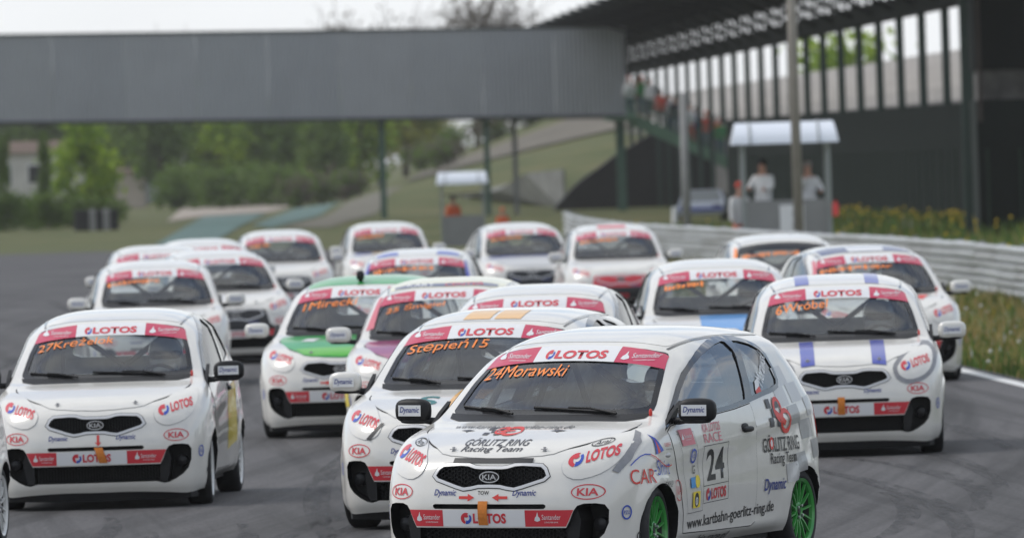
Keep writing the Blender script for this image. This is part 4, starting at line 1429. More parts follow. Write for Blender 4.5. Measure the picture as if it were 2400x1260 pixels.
for k in range(len(sy) - 1):
    a = Vector((sx[k], sy[k], 0)); b = Vector((sx[k+1], sy[k+1], 0))
    d = (b - a).normalized(); nrm = Vector((-d.y, d.x, 0))
    b2 = b + d * .12
    for lv in range(3):
        zc_ = .145 + lv * .268
        V = []; 
        jig = random.uniform(-.012, .012); jz = random.uniform(-.008, .008)
        for e in (a, b2):
            for u, w in prof:
                p = e + nrm * (u + jig + (.006 if e is b2 else 0))
                V.append((p.x - 7.9, p.y - 144, zc_ + w + jz))
        n = len(prof)
        F = [(i, i+1, n+i+1, n+i) for i in range(n-1)]
        link('beam', mesh_from('beam', V, F, False, [ARMCO if (k + lv) % 3 else ARMCO2]), bar)
bm = bmesh.new(); add_box(bm, (0, 0, .41), (.10, .10, .86)); PST = bm_mesh('post', bm, ARMCO2)
for k in range(0, len(sy), 1):
    d = Vector((sx[min(k+1, len(sy)-1)] - sx[max(k-1,0)], sy[min(k+1, len(sy)-1)] - sy[max(k-1,0)], 0)).normalized()
    o = link('post', PST, bar, (sx[k] + d.y * .12 - 7.9, sy[k] - d.x * .12 - 144, 0))

# ---- grass, weeds and flowers
def blades(name, n, sampler, hmin, hmax, mats_, wts, wid=.012, flower=None):
    V = []; F = []; I = []
    rr = np.random.default_rng(n)
    for _ in range(n):
        x, y = sampler(rr)
        z0 = float(height(x, y)) - .02
        h = rr.uniform(hmin, hmax); a = rr.uniform(0, 6.28); lean = rr.uniform(.0, .35) * h
        dx, dy = math.cos(a) * wid, math.sin(a) * wid
        lx, ly = rr.normal() * lean, rr.normal() * lean
        k = len(V)
        V += [(x-dx, y-dy, z0), (x+dx, y+dy, z0), (x+dx*.6+lx*.4, y+dy*.6+ly*.4, z0+h*.6), (x-dx*.6+lx*.4, y-dy*.6+ly*.4, z0+h*.6), (x+lx, y+ly, z0+h)]
        F += [(k,k+1,k+2,k+3),(k+3,k+2,k+4)]
        i = int(rr.choice(len(wts), p=wts)); I += [i, i]
        if flower and rr.random() < flower[0]:
            s = flower[2]
            q = len(V)
            c = (x+lx, y+ly, z0+h)
            V += [(c[0]-s,c[1],c[2]),(c[0]+s,c[1],c[2]),(c[0],c[1]-s,c[2]),(c[0],c[1]+s,c[2]),(c[0],c[1],c[2]-s),(c[0],c[1],c[2]+s)]
            F += [(q,q+2,q+5),(q+2,q+1,q+5),(q+1,q+3,q+5),(q+3,q,q+5),(q+2,q,q+4),(q+1,q+2,q+4),(q+3,q+1,q+4),(q,q+3,q+4)]
            I += [flower[1]] * 8
    return tag(link(name, mesh_from(name, V, F, False, mats_, I)), kind='stuff')
GM = [mat('blade_green', (.11, .18, .035), .8, spec=.2), mat('blade_dark', (.07, .125, .03), .8, spec=.2), mat('blade_dry', (.33, .25, .10), .85, spec=.15), mat('blade_olive', (.20, .19, .05), .85, spec=.2), mat('flower_white', (.55, .55, .50), .8), mat('flower_yellow', (.55, .40, .02), .8)]
def verge(rr):
    y = rr.uniform(88, 215)**1.0
    e = float(edge(y)[0]); b = float(cubic_interp(BY, BX, np.array([y]))[0])
    return e + .05 + (b - .1 - e) * rr.random(), y
def verge_edge(rr):
    y = rr.uniform(88, 180)
    e = float(edge(y)[0]); return e + .0 + abs(rr.normal()) * .45, y
def behind(rr):
    y = rr.uniform(150, 300)
    b = float(cubic_interp(BY, BX, np.array([y]))[0]); w = 13.0 - .0359 * (y - 253)
    return b + .25 + (w - b) * rr.random(), y
def foot(rr):
    y = rr.uniform(235, 330); w = 13.8 - .0359 * (y - 253)
    return w - .15 - abs(rr.normal()) * .9, y
blades('verge_grass', 15000, verge, .06, .22, GM, [.20, .07, .44, .28, .005, .005], .016, (.012, 4, .028))
blades('verge_grass', 5000, verge_edge, .05, .18, GM, [.36, .40, .10, .13, .005, .005], .016)
blades('weeds', 9000, behind, .15, .45, GM, [.48, .30, .06, .15, .005, .005], .022, (.006, 5, .045))
blades('weeds', 4500, foot, .2, .6, GM, [.46, .34, .06, .13, .005, .005], .03, (.055, 5, .055))

# ---- trees
def tree_meshes(seed, h, cr, mats_, nleaf, leaf, base=.25, bare=False, tall=1.0):
    rr = np.random.default_rng(seed)
    bm = bmesh.new()
    add_tube(bm, [(0, 0, -.3), (rr.normal()*.1, rr.normal()*.1, h*.3), (rr.normal()*.25, rr.normal()*.25, h*.62)], h*.028, 7, r2=h*.012)
    tips = []
    for k in range(16 if bare else 9):
        a = rr.uniform(0, 6.28); z0 = h * rr.uniform(base, .6); r = cr * rr.uniform(.5, .95)
        tip = Vector((math.cos(a)*r, math.sin(a)*r, z0 + h*rr.uniform(.12, .38)))
        mid = Vector((math.cos(a)*r*.45, math.sin(a)*r*.45, z0 + (tip.z-z0)*.6))
        add_tube(bm, [(0, 0, z0), mid, tip], h*.010, 5, r2=h*.003)
        if bare:
            for _ in range(7):
                t2 = tip + Vector(rr.normal(size=3)) * cr * .30; t2.z = tip.z + abs(rr.normal()) * h * .11
                add_tube(bm, [mid + (tip - mid) * rr.random(), t2], h*.004, 4, r2=h*.0015)
    trunk = bm_mesh('trunk', bm, BARK, True)
    # clumps through an uneven volume
    V = []; F = []; I = []
    nc = 26
    C = []
    for _ in range(nc):
        u = rr.normal(size=3); u /= np.linalg.norm(u)
        q = rr.uniform(.35, 1.0)
        c = np.array([u[0]*cr*q*.85, u[1]*cr*q*.85, h*(base+1)/2 + u[2]*h*(1-base)/2*q*.9])
        C.append((c, cr*rr.uniform(.22, .42), rr.integers(0, len(mats_))))
    for _ in range(nleaf):
        c, r, mi = C[rr.integers(0, nc)]
        p = c + rr.normal(size=3) * r * np.array([.62, .62, .55 * tall])
        d = rr.normal(size=3); d /= np.linalg.norm(d)
        e = np.cross(d, rr.normal(size=3)); e /= np.linalg.norm(e) + 1e-9
        s = leaf * rr.uniform(.6, 1.3)
        k = len(V)
        V += [p - d*s, p + e*s*.6, p + d*s, p - e*s*.6]
        F.append((k, k+1, k+2, k+3))
        I.append(int(mi) if rr.random() < .8 else int(rr.integers(0, len(mats_))))
    crown = mesh_from('crown', V, F, False, mats_, I)
    return trunk, crown
BARK = mat('bark', (.09, .075, .06), .9, noise=.3, nscale=3)
def leafm(n, c): 
    m = mat(n, c, .7, spec=.2)
    nt = m.node_tree; b = nt.nodes['Principled BSDF']
    tl = nt.nodes.new('ShaderNodeBsdfTranslucent'); tl.inputs['Color'].default_value = (c[0] * 1.25, c[1] * 1.2, c[2], 1)
    mx = nt.nodes.new('ShaderNodeMixShader'); mx.inputs['Fac'].default_value = .5
    out = nt.nodes['Material Output']
    nt.links.new(b.outputs['BSDF'], mx.inputs[1]); nt.links.new(tl.outputs['BSDF'], mx.inputs[2]); nt.links.new(mx.outputs['Shader'], out.inputs['Surface'])
    return m
LB = [leafm('leaf_bright', (0.238, 0.350, 0.042)), leafm('leaf_fresh', (0.308, 0.420, 0.049)), leafm('leaf_mid', (0.168, 0.266, 0.039))]
LD = [leafm('leaf_dark', (0.084, 0.140, 0.031)), leafm('leaf_deep', (0.105, 0.175, 0.035)), leafm('leaf_blue', (0.112, 0.168, 0.049))]
LO = [leafm('leaf_olive', (0.252, 0.266, 0.056)), leafm('leaf_yellow', (0.336, 0.322, 0.056)), leafm('leaf_moss', (0.182, 0.224, 0.042))]
LR = [leafm('bud_brown', (0.100, 0.085, 0.065)), leafm('bud_grey', (0.130, 0.115, 0.100))]
KIND = {
 'bright': [tree_meshes(s, 10, 3.6, LB, 2000, .34, .12) for s in (1, 2)],
 'dark': [tree_meshes(s, 10, 3.3, LD, 2000, .34, .10) for s in (3, 4)],
 'olive': [tree_meshes(s, 10, 3.4, LO, 1800, .34, .15) for s in (5, 6)],
 'bare': [tree_meshes(s, 10, 3.4, LR, 420, .20, .35, True) for s in (7, 8)],
 'bush': [tree_meshes(s, 2.6, 2.0, LD, 900, .22, .0) for s in (9, 10)],
 'shrub': [tree_meshes(s, 2.6, 2.0, LR + LD, 800, .22, .0) for s in (11, 12)],
}
TL = {'bright': 'fresh green tree', 'dark': 'dark green tree', 'olive': 'yellowish olive tree', 'bare': 'bare brown tree', 'bush': 'dark green bush', 'shrub': 'brownish shrub'}
def tree(kind, x, y, sc, where, wide=1.0, zoff=0.0, own=None):
    t, c = KIND[kind][random.randint(0, 1)]
    o = empty('bush' if kind in ('bush', 'shrub') else 'tree', (x, y, float(height(x, y)) + zoff), random.uniform(0, 6))
    o.scale = (sc * wide, sc * wide, sc)
    tag(o, own or (TL[kind] + ' ' + where), 'bush' if kind in ('bush', 'shrub') else 'tree', 'trees and bushes of the background')
    link('trunk', t, o); link('crown', c, o)
    return o
def PX(px, d): return (px - 1200) / 22000 * d
tree('bright', PX(212, 470), 470, .66, '', .82, -.9, own='large fresh green tree left of the small beige hut, below the bridge')
tree('dark', PX(112, 462), 462, .47, '', .26, own='dark thin tree before the white house at the left edge')
tree('dark', PX(14, 455), 455, .50, '', .22, own='leftmost dark thin tree, cut by the left edge of the photo')
tree('olive', PX(-20, 480), 480, .52, '', .4, own='yellow green tree sprouting beside the white house at the left edge')
for px, w_ in ((165, 'leftmost'), (215, 'middle one'), (262, 'rightmost')): tree('bush', PX(px, 430), 430, .48, w_ + ' of three at the foot of the large fresh green tree', 1.0)
for px, d, w_ in ((20, 420, 'left'), (75, 428, 'middle'), (118, 424, 'right')): tree('bush', PX(px, d), d, .62, 'before the ' + w_ + ' part of the white house', .9)
WOOD = ((330, 700, 'dark', 1.05, 'straight behind the small beige hut'), (420, 690, 'dark', .95, 'just right of the pale grey hut'), (475, 720, 'bright', 1.0, 'above the left end of the gravel bed'),
 (560, 700, 'olive', 1.02, 'above the middle of the gravel bed'), (600, 650, 'bright', .80, 'in front of the olive tree above the gravel bed'), (690, 730, 'olive', .92, 'above the second teal strip'),
 (735, 660, 'bright', .88, 'low before the olive tree above the second teal strip'), (800, 690, 'dark', 1.0, 'at the back of the wood left of the leftmost bridge pillar'), (850, 640, 'bright', .85, 'just left of the leftmost bridge pillar'),
 (900, 700, 'olive', .95, 'directly behind the leftmost bridge pillar'), (960, 660, 'olive', .78, 'just right of the leftmost bridge pillar'), (270, 740, 'dark', 1.1, 'behind the gap between the large fresh tree and the beige hut'),
 (140, 720, 'dark', 1.1, 'at the back behind the large fresh green tree'), (60, 740, 'dark', 1.05, 'at the back behind the white house'), (380, 640, 'dark', .82, 'in front of the right side of the pale grey hut'),
 (520, 640, 'bright', .72, 'low above the gravel bed left of its middle'), (655, 640, 'dark', .74, 'between the gravel bed and the second teal strip'), (1010, 720, 'olive', .72, 'rightmost of the wood left of the small far post'), (770, 620, 'dark', .6, 'short in front of the wood left of the leftmost bridge pillar'))
for px, d, kd, s, w_ in WOOD: tree(kd, PX(px, d), d, s, w_, 1.0)
HEDGE = ('at the left end of', 'left of the middle of', 'left of centre, forward in', 'right of centre in', 'right of the middle of', 'at the right end of')
for (px, d), w_ in zip(((430, 590), (480, 600), (530, 585), (575, 595), (620, 600), (660, 590)), HEDGE): tree('bush', PX(px, d), d, .95, w_ + ' the dark hedge beyond the beige hut', 1.0)
for (px, d), w_ in zip(((690, 600), (735, 590), (780, 605), (820, 595), (700, 560), (760, 565)), ('at the far left', 'left of the middle', 'right of the middle', 'at the far right', 'near the track at the left', 'near the track at the right')): tree('shrub', PX(px, d), d, .75, w_ + ' of the row beyond the teal run-off')
for (px, d), w_ in zip(((1000, 610), (1080, 640), (1160, 630), (1240, 640), (1040, 580)), ('at its left end', 'above the small far post', 'behind the second bridge pillar', 'at its right end', 'low at the left')): tree('shrub' if px != 1080 else 'bush', PX(px, d), d, .7, 'on the grass bank right of the wood, ' + w_, 1.1)
for px, s, w_ in ((165, 1.28, 'leftmost of three'), (235, 1.32, 'middle one of three'), (310, 1.30, 'rightmost of three')): tree('olive', PX(px, 760), 760, s, w_ + ' showing just above the left part of the bridge', .7)
for px, s, w_ in ((420, 1.22, 'farthest left'), (500, 1.20, 'second from the left'), (840, 1.42, 'the left one of the tall pair'), (900, 1.42, 'the right one of the tall pair'), (960, 1.30, 'beside the tall pair on its right'), (1130, 1.34, 'well left of the grandstand roof tip'), (1180, 1.25, 'close beside the grandstand roof tip')): tree('bare', PX(px, 770), 770, s, 'above the bridge, ' + w_, .9)
tree('bright', 19.0, 520, .98, '', 1.0, own='yellow green tree seen between the grandstand columns on the right')

# ---- houses at the left edge
WALLW = mat('white_render', (.52, .50, .46), .85, noise=.1, nscale=1)
BEIGE = mat('beige_render', (.42, .36, .30), .85, noise=.1, nscale=1)
ROOFG = mat('grey_roof', (.28, .29, .31), .8, noise=.1, nscale=2)
TILE = mat('brown_roof', (.12, .08, .06), .85, noise=.2, nscale=2)
WIN = mat('dark_window', (.02, .022, .025), .15)
def house(name, label, x, y, w, dp, h, rh, wm, rm, wins):
    z = float(height(x, y))
    o = empty(name, (x, y, z)); tag(o, label, 'house' if name == 'house' else 'hut')
    bm = bmesh.new(); add_box(bm, (0, dp/2, h/2), (w, dp, h)); link('wall', bm_mesh('wall', bm, wm), o)
    bm = bmesh.new()
    p = [(-w/2-.3, -.3, h), (w/2+.3, -.3, h), (w/2+.3, dp/2, h+rh), (-w/2-.3, dp/2, h+rh), (-w/2-.3, dp+.3, h), (w/2+.3, dp+.3, h)]
    v = [bm.verts.new(q) for q in p]
    for f in ((0,1,2,3), (3,2,5,4), (0,3,4), (1,5,2), (0,4,5,1)): bm.faces.new([v[i] for i in f])
    link('roof', bm_mesh('roof', bm, rm), o)
    for wx, wz, ww, wh in wins:
        bm = bmesh.new(); add_box(bm, (wx, -.02, wz), (ww+.12, .10, wh+.12)); f = link('window', bm_mesh('window', bm, M['white_film']), o)
        bm = bmesh.new(); add_box(bm, (wx, -.05, wz), (ww, .08, wh)); link('pane', bm_mesh('pane', bm, WIN), f)
house('house', 'white house half hidden by thin trees at the left edge', -24.4, 480, 5.6, 5, 3.6, .6, WALLW, TILE, [(-1.4, 2.5, .7, .9), (.2, 2.5, .7, .9), (1.7, 2.5, .7, .9), (-1.2, .9, .7, 1.2), (.6, .9, .7, 1.6), (1.9, .9, .7, 1.2)])
house('hut', 'small beige hut right of the large fresh green tree', PX(311, 640), 640, 2.0, 2.2, 2.4, .35, BEIGE, TILE, [])
house('hut', 'pale grey roofed hut behind the small beige hut', PX(362, 700), 700, 1.9, 2, 2.6, .9, ROOFG, ROOFG, [])
TYW = mat('tyre_wall_white', (.26, .26, .25), .8); TYB = M['rubber']
bm = bmesh.new(); add_lathe(bm, [(0, .22), (.03, .31), (.17, .31), (.20, .22)], 'Z', 14, mi=0); ty_ = bm_mesh('tyre', bm, TYB, True, 50)
bm = bmesh.new(); add_lathe(bm, [(0, .22), (.03, .31), (.17, .31), (.20, .22)], 'Z', 14, mi=0); tyw_ = bm_mesh('tyre', bm, TYW, True, 50)
for k, px in enumerate((190, 206, 222, 238, 254, 270)):
    o = empty('tyre_stack', (PX(px, 400), 400, 0)); o.scale = (.75, .75, .75)
    tag(o, ('black tyre stack at the left end of the row below the large tree', 'black tyre stack second from the left end of the row', 'white painted tyre stack left of the other white one', 'black tyre stack between the two white ones', 'white painted tyre stack right of the other white one', 'black tyre stack at the right end of the row below the large tree')[k], 'tyre stack', 'tyre stacks by the run-off')
    for j in range(6): link('tyre', tyw_ if k in (2, 4) else ty_, o, (0, 0, j * .20))

# ---- grey advertising bridge
BR = mat('bridge_sheet', (.30, .31, .325), .6, noise=.04, nscale=.6)
BRS = [BR, mat('bridge_sheet_faded', (.312, .32, .335), .6, noise=.06, nscale=.5), mat('bridge_sheet_dull', (.288, .298, .315), .6, noise=.06, nscale=.5)]
BRD = mat('bridge_dark', (.03, .035, .035), .7)
PGR = mat('green_steel', (.05, .105, .072), .6, noise=.12, nscale=2)
PGY = mat('grey_post', (.20, .20, .19), .6, noise=.12, nscale=2)
br = empty('bridge', (5.3, 420, 0))
tag(br, 'blank grey sheet-clad bridge across the top left over the track', 'bridge')
def zb(x): return 8.16 + (5.4 - x) * .019, 4.27 + (5.4 - x) * .022
PW = 3.2
x = 5.4
pi = 0
while x > -34:
    V = []; F = []
    n = 16
    for i in range(n * 4 + 1):
        xx = x - PW * i / (n * 4)
        yy = .05 if (i % 4) in (1, 2) else 0.0
        t, b = zb(xx)
        V += [(xx - 5.3, yy, b), (xx - 5.3, yy, t)]
    for i in range(n * 4): F.append((2*i, 2*i+1, 2*i+3, 2*i+2))
    pi += 1; link('panel', mesh_from('panel', V, F, False, [BRS[(pi * 7) % 3]]), br)
    x -= PW + .007
bm = bmesh.new()
L0, L1 = 5.45, -34.0
for (x0, x1) in ((L0, L1),):
    t0, b0 = zb(x0); t1, b1 = zb(x1)
    for (dz0, dz1, y0, y1, sel) in ((-.16, .0, -.06, 2.4, 1), (.0, .10, -.04, .14, 0)):
        za, zb_ = ((b0, b1) if sel else (t0, t1))
        v = [bm.verts.new(p) for p in ((x0-5.3, y0, za+dz0), (x1-5.3, y0, zb_+dz0), (x1-5.3, y1, zb_+dz0), (x0-5.3, y1, za+dz0), (x0-5.3, y0, za+dz1), (x1-5.3, y0, zb_+dz1), (x1-5.3, y1, zb_+dz1), (x0-5.3, y1, za+dz1))]
        for f in ((0,1,2,3), (4,5,6,7), (0,1,5,4), (1,2,6,5), (2,3,7,6), (3,0,4,7)): bm.faces.new([v[i] for i in f])
link('deck', bm_mesh('deck', bm, BRD), br)
bm = bmesh.new(); add_box(bm, (.02, 1.2, 6.3), (.10, 2.3, 3.6)); link('end_panel', bm_mesh('end_panel', bm, BR), br)
for px, d, w, mt in ((1464, 421, .42, PGR), (1150, 421, .26, PGR), (1216, 421.8, .24, PGY), (905, 421, .28, PGR)):
    X = PX(px, d); zt = zb(X)[1] - .17; z0 = float(height(X, d)) - .3
    bm = bmesh.new(); add_box(bm, (X - 5.3, d - 420, (zt + z0) / 2), (w, w, zt - z0)); add_box(bm, (X - 5.3, d - 420, zt - .08), (w * 1.5, w * 1.5, .12))
    link('pillar', bm_mesh('pillar', bm, mt), br)

# ---- black covered bank behind the bridge pillar, stairs down from the bridge
BANK = mat('black_sheeting', (.012, .012, .012), .8, noise=.3, nscale=1.5, bump=.4)
pr = [(1.75,-.5),(2.2,.2),(2.9,.95),(3.5,1.45),(4.15,1.85),(5.0,2.45),(5.9,2.95),(6.6,3.35),(7.2,3.72),(8.0,3.3),(9.2,3.0),(10.5,3.0),(10.5,-.5)]
bm = bmesh.new()
n = len(pr)
a = [bm.verts.new((x, 440 + .25 * (x - 1.7), z)) for x, z in pr]; b = [bm.verts.new((x, 446 + .25 * (x - 1.7), z + .02)) for x, z in pr]
bm.faces.new(a); bm.faces.new(b[::-1])
for i in range(n): bm.faces.new((a[i], a[(i+1) % n], b[(i+1) % n], b[i]))
tag(link('embankment', bm_mesh('embankment', bm, BANK)), kind='structure')
# grey wall between bank and marshal post
bm = bmesh.new()
v = [bm.verts.new(p) for p in ((-6.2, 500, -.2), (2.6, 452, -.2), (2.6, 452, 1.9), (.8, 455, 1.75), (-.6, 462, .95), (-6.2, 500, .6))]
w = [bm.verts.new(q.co + Vector((.1, .4, 0))) for q in v]
bm.faces.new(v); bm.faces.new(w[::-1])
for i in range(6): bm.faces.new((v[i], v[(i+1) % 6], w[(i+1) % 6], w[i]))
tag(link('low_wall', bm_mesh('low_wall', bm, mat('grey_concrete', (.22, .22, .205), .9, noise=.25, nscale=1.2))), 'low grey concrete wall left of the black covered bank', 'wall')

st = empty('staircase', (5.3, 412, 0)); tag(st, 'green steel staircase leading down from the right end of the bridge', 'staircase')
A = Vector((0, 0, 4.15)); Bq = Vector((4.75, 0, 1.80)); Cq = Vector((6.2, 0, 1.75))
PGS = mat('stair_green', (.085, .165, .105), .6, noise=.12, nscale=2)
for off in (0, 1.5):
    o_ = Vector((0, off, 0))
    bm = bmesh.new()
    v = []
    for e in (A, Bq):
        for dz, dy in ((-.30, -.05), (-.30, .05), (.26, .05), (.26, -.05)): v.append(bm.verts.new(e + o_ + Vector((0, dy, dz))))
    for f in ((0,1,2,3), (4,5,6,7), (0,1,5,4), (1,2,6,5), (2,3,7,6), (3,0,4,7)): bm.faces.new([v[i] for i in f])
    link('stringer', bm_mesh('stringer', bm, PGS), st)
    bm = bmesh.new()
    for hh in (.45, .8, 1.15): add_tube(bm, [A + o_ + Vector((0, 0, hh)), Bq + o_ + Vector((0, 0, hh)), Cq + o_ + Vector((0, 0, hh))], .028, 6)
    for k in range(15):
        p = A + (Bq - A) * (k / 14) + o_
        add_tube(bm, [p, p + Vector((0, 0, 1.15))], .022, 5)
    link('railing', bm_mesh('railing', bm, PGS), st)
bm = bmesh.new(); add_box(bm, (0, 0, 0), (.36, 1.4, .05)); STEP = bm_mesh('step', bm, PGY)
for k in range(15): link('step', STEP, st, A + (Bq - A) * ((k + .5) / 15) + Vector((0, .75, .12)))
for nm, c, sz in (('landing', (-.35, 4.2, 4.08), (1.2, 9.6, .12)), ('landing', (5.5, .75, 1.72), (1.6, 1.6, .30))):
    bm = bmesh.new(); add_box(bm, c, sz); link(nm, bm_mesh(nm, bm, PGS), st)
bm = bmesh.new()
for hh in (.45, .8, 1.15): add_tube(bm, [(.22, -.5, 4.15 + hh), (.22, 8.5, 4.15 + hh)], .028, 6)
link('railing', bm_mesh('railing', bm, PGS), st)
for xx, yy in ((4.75, 0), (4.75, 1.5), (6.2, .2), (2.4, 1.4)):
    zt = 1.6 if xx > 4 else 2.7
    bm = bmesh.new(); add_box(bm, (xx, yy, zt / 2), (.16, .16, zt)); link('pillar', bm_mesh('pillar', bm, PGS), st)

# ---- grandstand down the right side
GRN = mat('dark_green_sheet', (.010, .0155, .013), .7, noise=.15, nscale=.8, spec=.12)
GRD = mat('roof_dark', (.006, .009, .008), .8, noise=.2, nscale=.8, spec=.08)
CON = mat('terrace_concrete', (.42, .40, .38), .9, noise=.15, nscale=.5)
def xw(y): return 13.8 - .0359 * (y - 253)
gs = empty('grandstand', (xw(300), 300, 0)); tag(gs, 'long dark green grandstand with columns and a lattice roof on the right', 'grandstand')
O = Vector((xw(300), 300, 0))
ycol = [232.0 + 8.6 * k for k in range(28)]
for k in range(len(ycol) - 1):
    if ycol[k] > 380: break
    y0, y1 = ycol[k], ycol[k+1] - .03
    V = []; F = []
    n = 24
    for i in range(n * 2 + 1):
        yy = y0 + (y1 - y0) * i / (n * 2)
        dx = .06 * ((i // 1) % 2)
        V += [(xw(yy) + dx - O.x, yy - O.y, -.1), (xw(yy) + dx - O.x, yy - O.y, 3.62 + .0012 * (yy - 253))]
    for i in range(n * 2): F.append((2*i, 2*i+1, 2*i+3, 2*i+2))
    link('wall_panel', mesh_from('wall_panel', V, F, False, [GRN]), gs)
bm = bmesh.new(); add_box(bm, (0, 0, 5.2), (.24, .24, 3.2)); PGC = mat('column_green', (.016, .036, .027), .6, noise=.12, nscale=2); COLM = bm_mesh('column', bm, PGC)
bm = bmesh.new(); add_box(bm, (0, 0, 3.3), (.22, .22, 6.8)); COLF = bm_mesh('column', bm, PGC)
for y in ycol[1:]:
    o = link('column', COLM if y < 388 else COLF, gs, (xw(y) - .10 - O.x, y - O.y, 0))
def along(name, dx0, z0, dx1, z1, th, y0, y1, mt):
    bm = bmesh.new()
    v = []
    for y in (y0, y1):
        for dx, z in ((dx0, z0), (dx1, z1), (dx1, z1 + th), (dx0, z0 + th)): v.append(bm.verts.new((xw(y) + dx - O.x, y - O.y, z)))
    for f in ((0,1,2,3), (4,5,6,7), (0,1,5,4), (1,2,6,5), (2,3,7,6), (3,0,4,7)): bm.faces.new([v[i] for i in f])
    return link(name, bm_mesh(name, bm, mt), gs)
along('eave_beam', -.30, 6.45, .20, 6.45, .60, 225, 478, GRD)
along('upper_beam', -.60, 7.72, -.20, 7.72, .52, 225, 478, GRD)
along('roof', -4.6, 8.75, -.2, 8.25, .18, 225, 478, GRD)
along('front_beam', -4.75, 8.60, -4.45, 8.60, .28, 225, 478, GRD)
bm = bmesh.new()
for k in range(int((478 - 225) / 3.2)):
    y = 225 + k * 3.2
    p = Vector((xw(y) - .05 - O.x, y - O.y, 6.7)); q = Vector((xw(y + 1.6) - .4 - O.x, y + 1.6 - O.y, 8.1)); r = Vector((xw(y + 3.2) - .05 - O.x, y + 3.2 - O.y, 6.7))
    add_tube(bm, [p, q, r], .04, 4, cap=False)
add_tube(bm, [(xw(225) - .2 - O.x, 225 - O.y, 7.4), (xw(478) - .2 - O.x, 478 - O.y, 7.4)], .05, 5)
link('lattice', bm_mesh('lattice', bm, GRD), gs)
for y in ycol:
    bm = bmesh.new()
    add_tube(bm, [(xw(y) - .1 - O.x, y - O.y, 6.6), (xw(y) - 2.2 - O.x, y - O.y, 7.75), (xw(y) - 5.6 - O.x, y - O.y, 8.75), (xw(y) - .3 - O.x, y - O.y, 8.2)], .10, 4)
    link('roof_truss', bm_mesh('roof_truss', bm, GRD), gs)
bm = bmesh.new(); add_box(bm, (0, 0, 1.15), (.06, .06, 2.3)); RIB = bm_mesh('rib', bm, mat('rib_green', (.03, .055, .038), .7, spec=.2))
for k in range(54):
    y = 235 + 2.7 * k
    link('rib', RIB, gs, (xw(y) - .10 - O.x, y - O.y, 0))
CON2 = mat('terrace_grime', (.20, .19, .18), .9, noise=.45, nscale=1.4)
# terrace steps seen between the columns
for j in range(6):
    along('terrace_step', 2.5 + j * 1.1, -.1, 3.6 + j * 1.1, -.1, 3.5 + j * .55, 250, 660, CON2 if j < 2 else CON)
# dark stair tower closing the right edge
tw = empty('stair_tower', (12.05, 243, 0)); tag(tw, 'dark tower of the grandstand at the right edge of the photo', 'tower')
bm = bmesh.new(); add_box(bm, (1.9, 1.5, 1.78), (3.6, 3.0, 3.56)); link('wall', bm_mesh('wall', bm, GRN), tw)
bm = bmesh.new(); add_box(bm, (1.95, 1.6, 3.95), (3.5, 2.9, .76)); link('parapet', bm_mesh('parapet', bm, mat('parapet_grime', (.10, .095, .09), .9, noise=.5, nscale=2.5)), tw)
bm = bmesh.new(); add_box(bm, (1.9, 1.5, 6.2), (3.6, 3.0, 3.7)); link('upper_wall', bm_mesh('upper_wall', bm, GRD), tw)
for q in range(4): link('rib', RIB, tw, (.35 + q * .85, -.04, 0))
bm = bmesh.new()
for q in range(3): add_box(bm, (.2 + q * 1.3, -.06, 5.1), (.10, .12, 4.2))
add_box(bm, (1.9, -.06, 6.6), (3.6, .14, .5)); link('frame', bm_mesh('frame', bm, mat('brown_steel', (.06, .045, .04), .7)), tw)
bm = bmesh.new(); add_box(bm, (-.20, -.5, 4.0), (.20, .20, 8.0)); link('column', bm_mesh('column', bm, PGC), tw)

# ---- poles
def pole(label, x, y, h, r, m, lean):
    o = empty('pole', (x, y, 0)); tag(o, label, 'pole')
    bm = bmesh.new(); add_tube(bm, [(0, 0, -.2), (lean, 0, h)], r, 14, r2=r * .85); link('mast', bm_mesh('mast', bm, m, True), o)
    bm = bmesh.new(); add_lathe(bm, [(0, r * 2), (.08, r * 2), (.12, r * 1.1)], 'Z', 14); link('foot', bm_mesh('foot', bm, m, True, 40), o)
pole('tall thin tan pole in front of the marshals post', 5.83, 190, 9.0, .105, mat('tan_pole', (.27, .245, .21), .7, noise=.15, nscale=3), .0)
pole('grey concrete pole left of the parked car', 4.5, 240, 4.0, .12, mat('grey_pole', (.25, .25, .24), .75, noise=.15, nscale=3), .02)

# trees right of the track beside the cars: they stand in the side windows' reflection
for k, w_ in enumerate(('nearest', 'second', 'third', 'fourth', 'fifth', 'sixth', 'farthest')):
    tree('dark', 30 + 4 * k + (k % 2) * 5, 84 + 11 * k, .62, '', 1.2, own=w_ + " dark tree of the row mirrored in the leading car's side window")
HAZE = True
if HAZE:
    hm = bpy.data.materials.new('haze'); hm.use_nodes = True
    nt = hm.node_tree; nt.nodes.clear()
    o_ = nt.nodes.new('ShaderNodeOutputMaterial'); pv = nt.nodes.new('ShaderNodeVolumePrincipled')
    pv.inputs['Color'].default_value = (.93, .92, .89, 1); pv.inputs['Density'].default_value = .00013
    nt.links.new(pv.outputs['Volume'], o_.inputs['Volume'])
    bm = bmesh.new(); add_box(bm, (0, 3325, 9.5), (7400, 7700, 23))
    tag(link('haze', bm_mesh('haze', bm, hm)), kind='stuff')

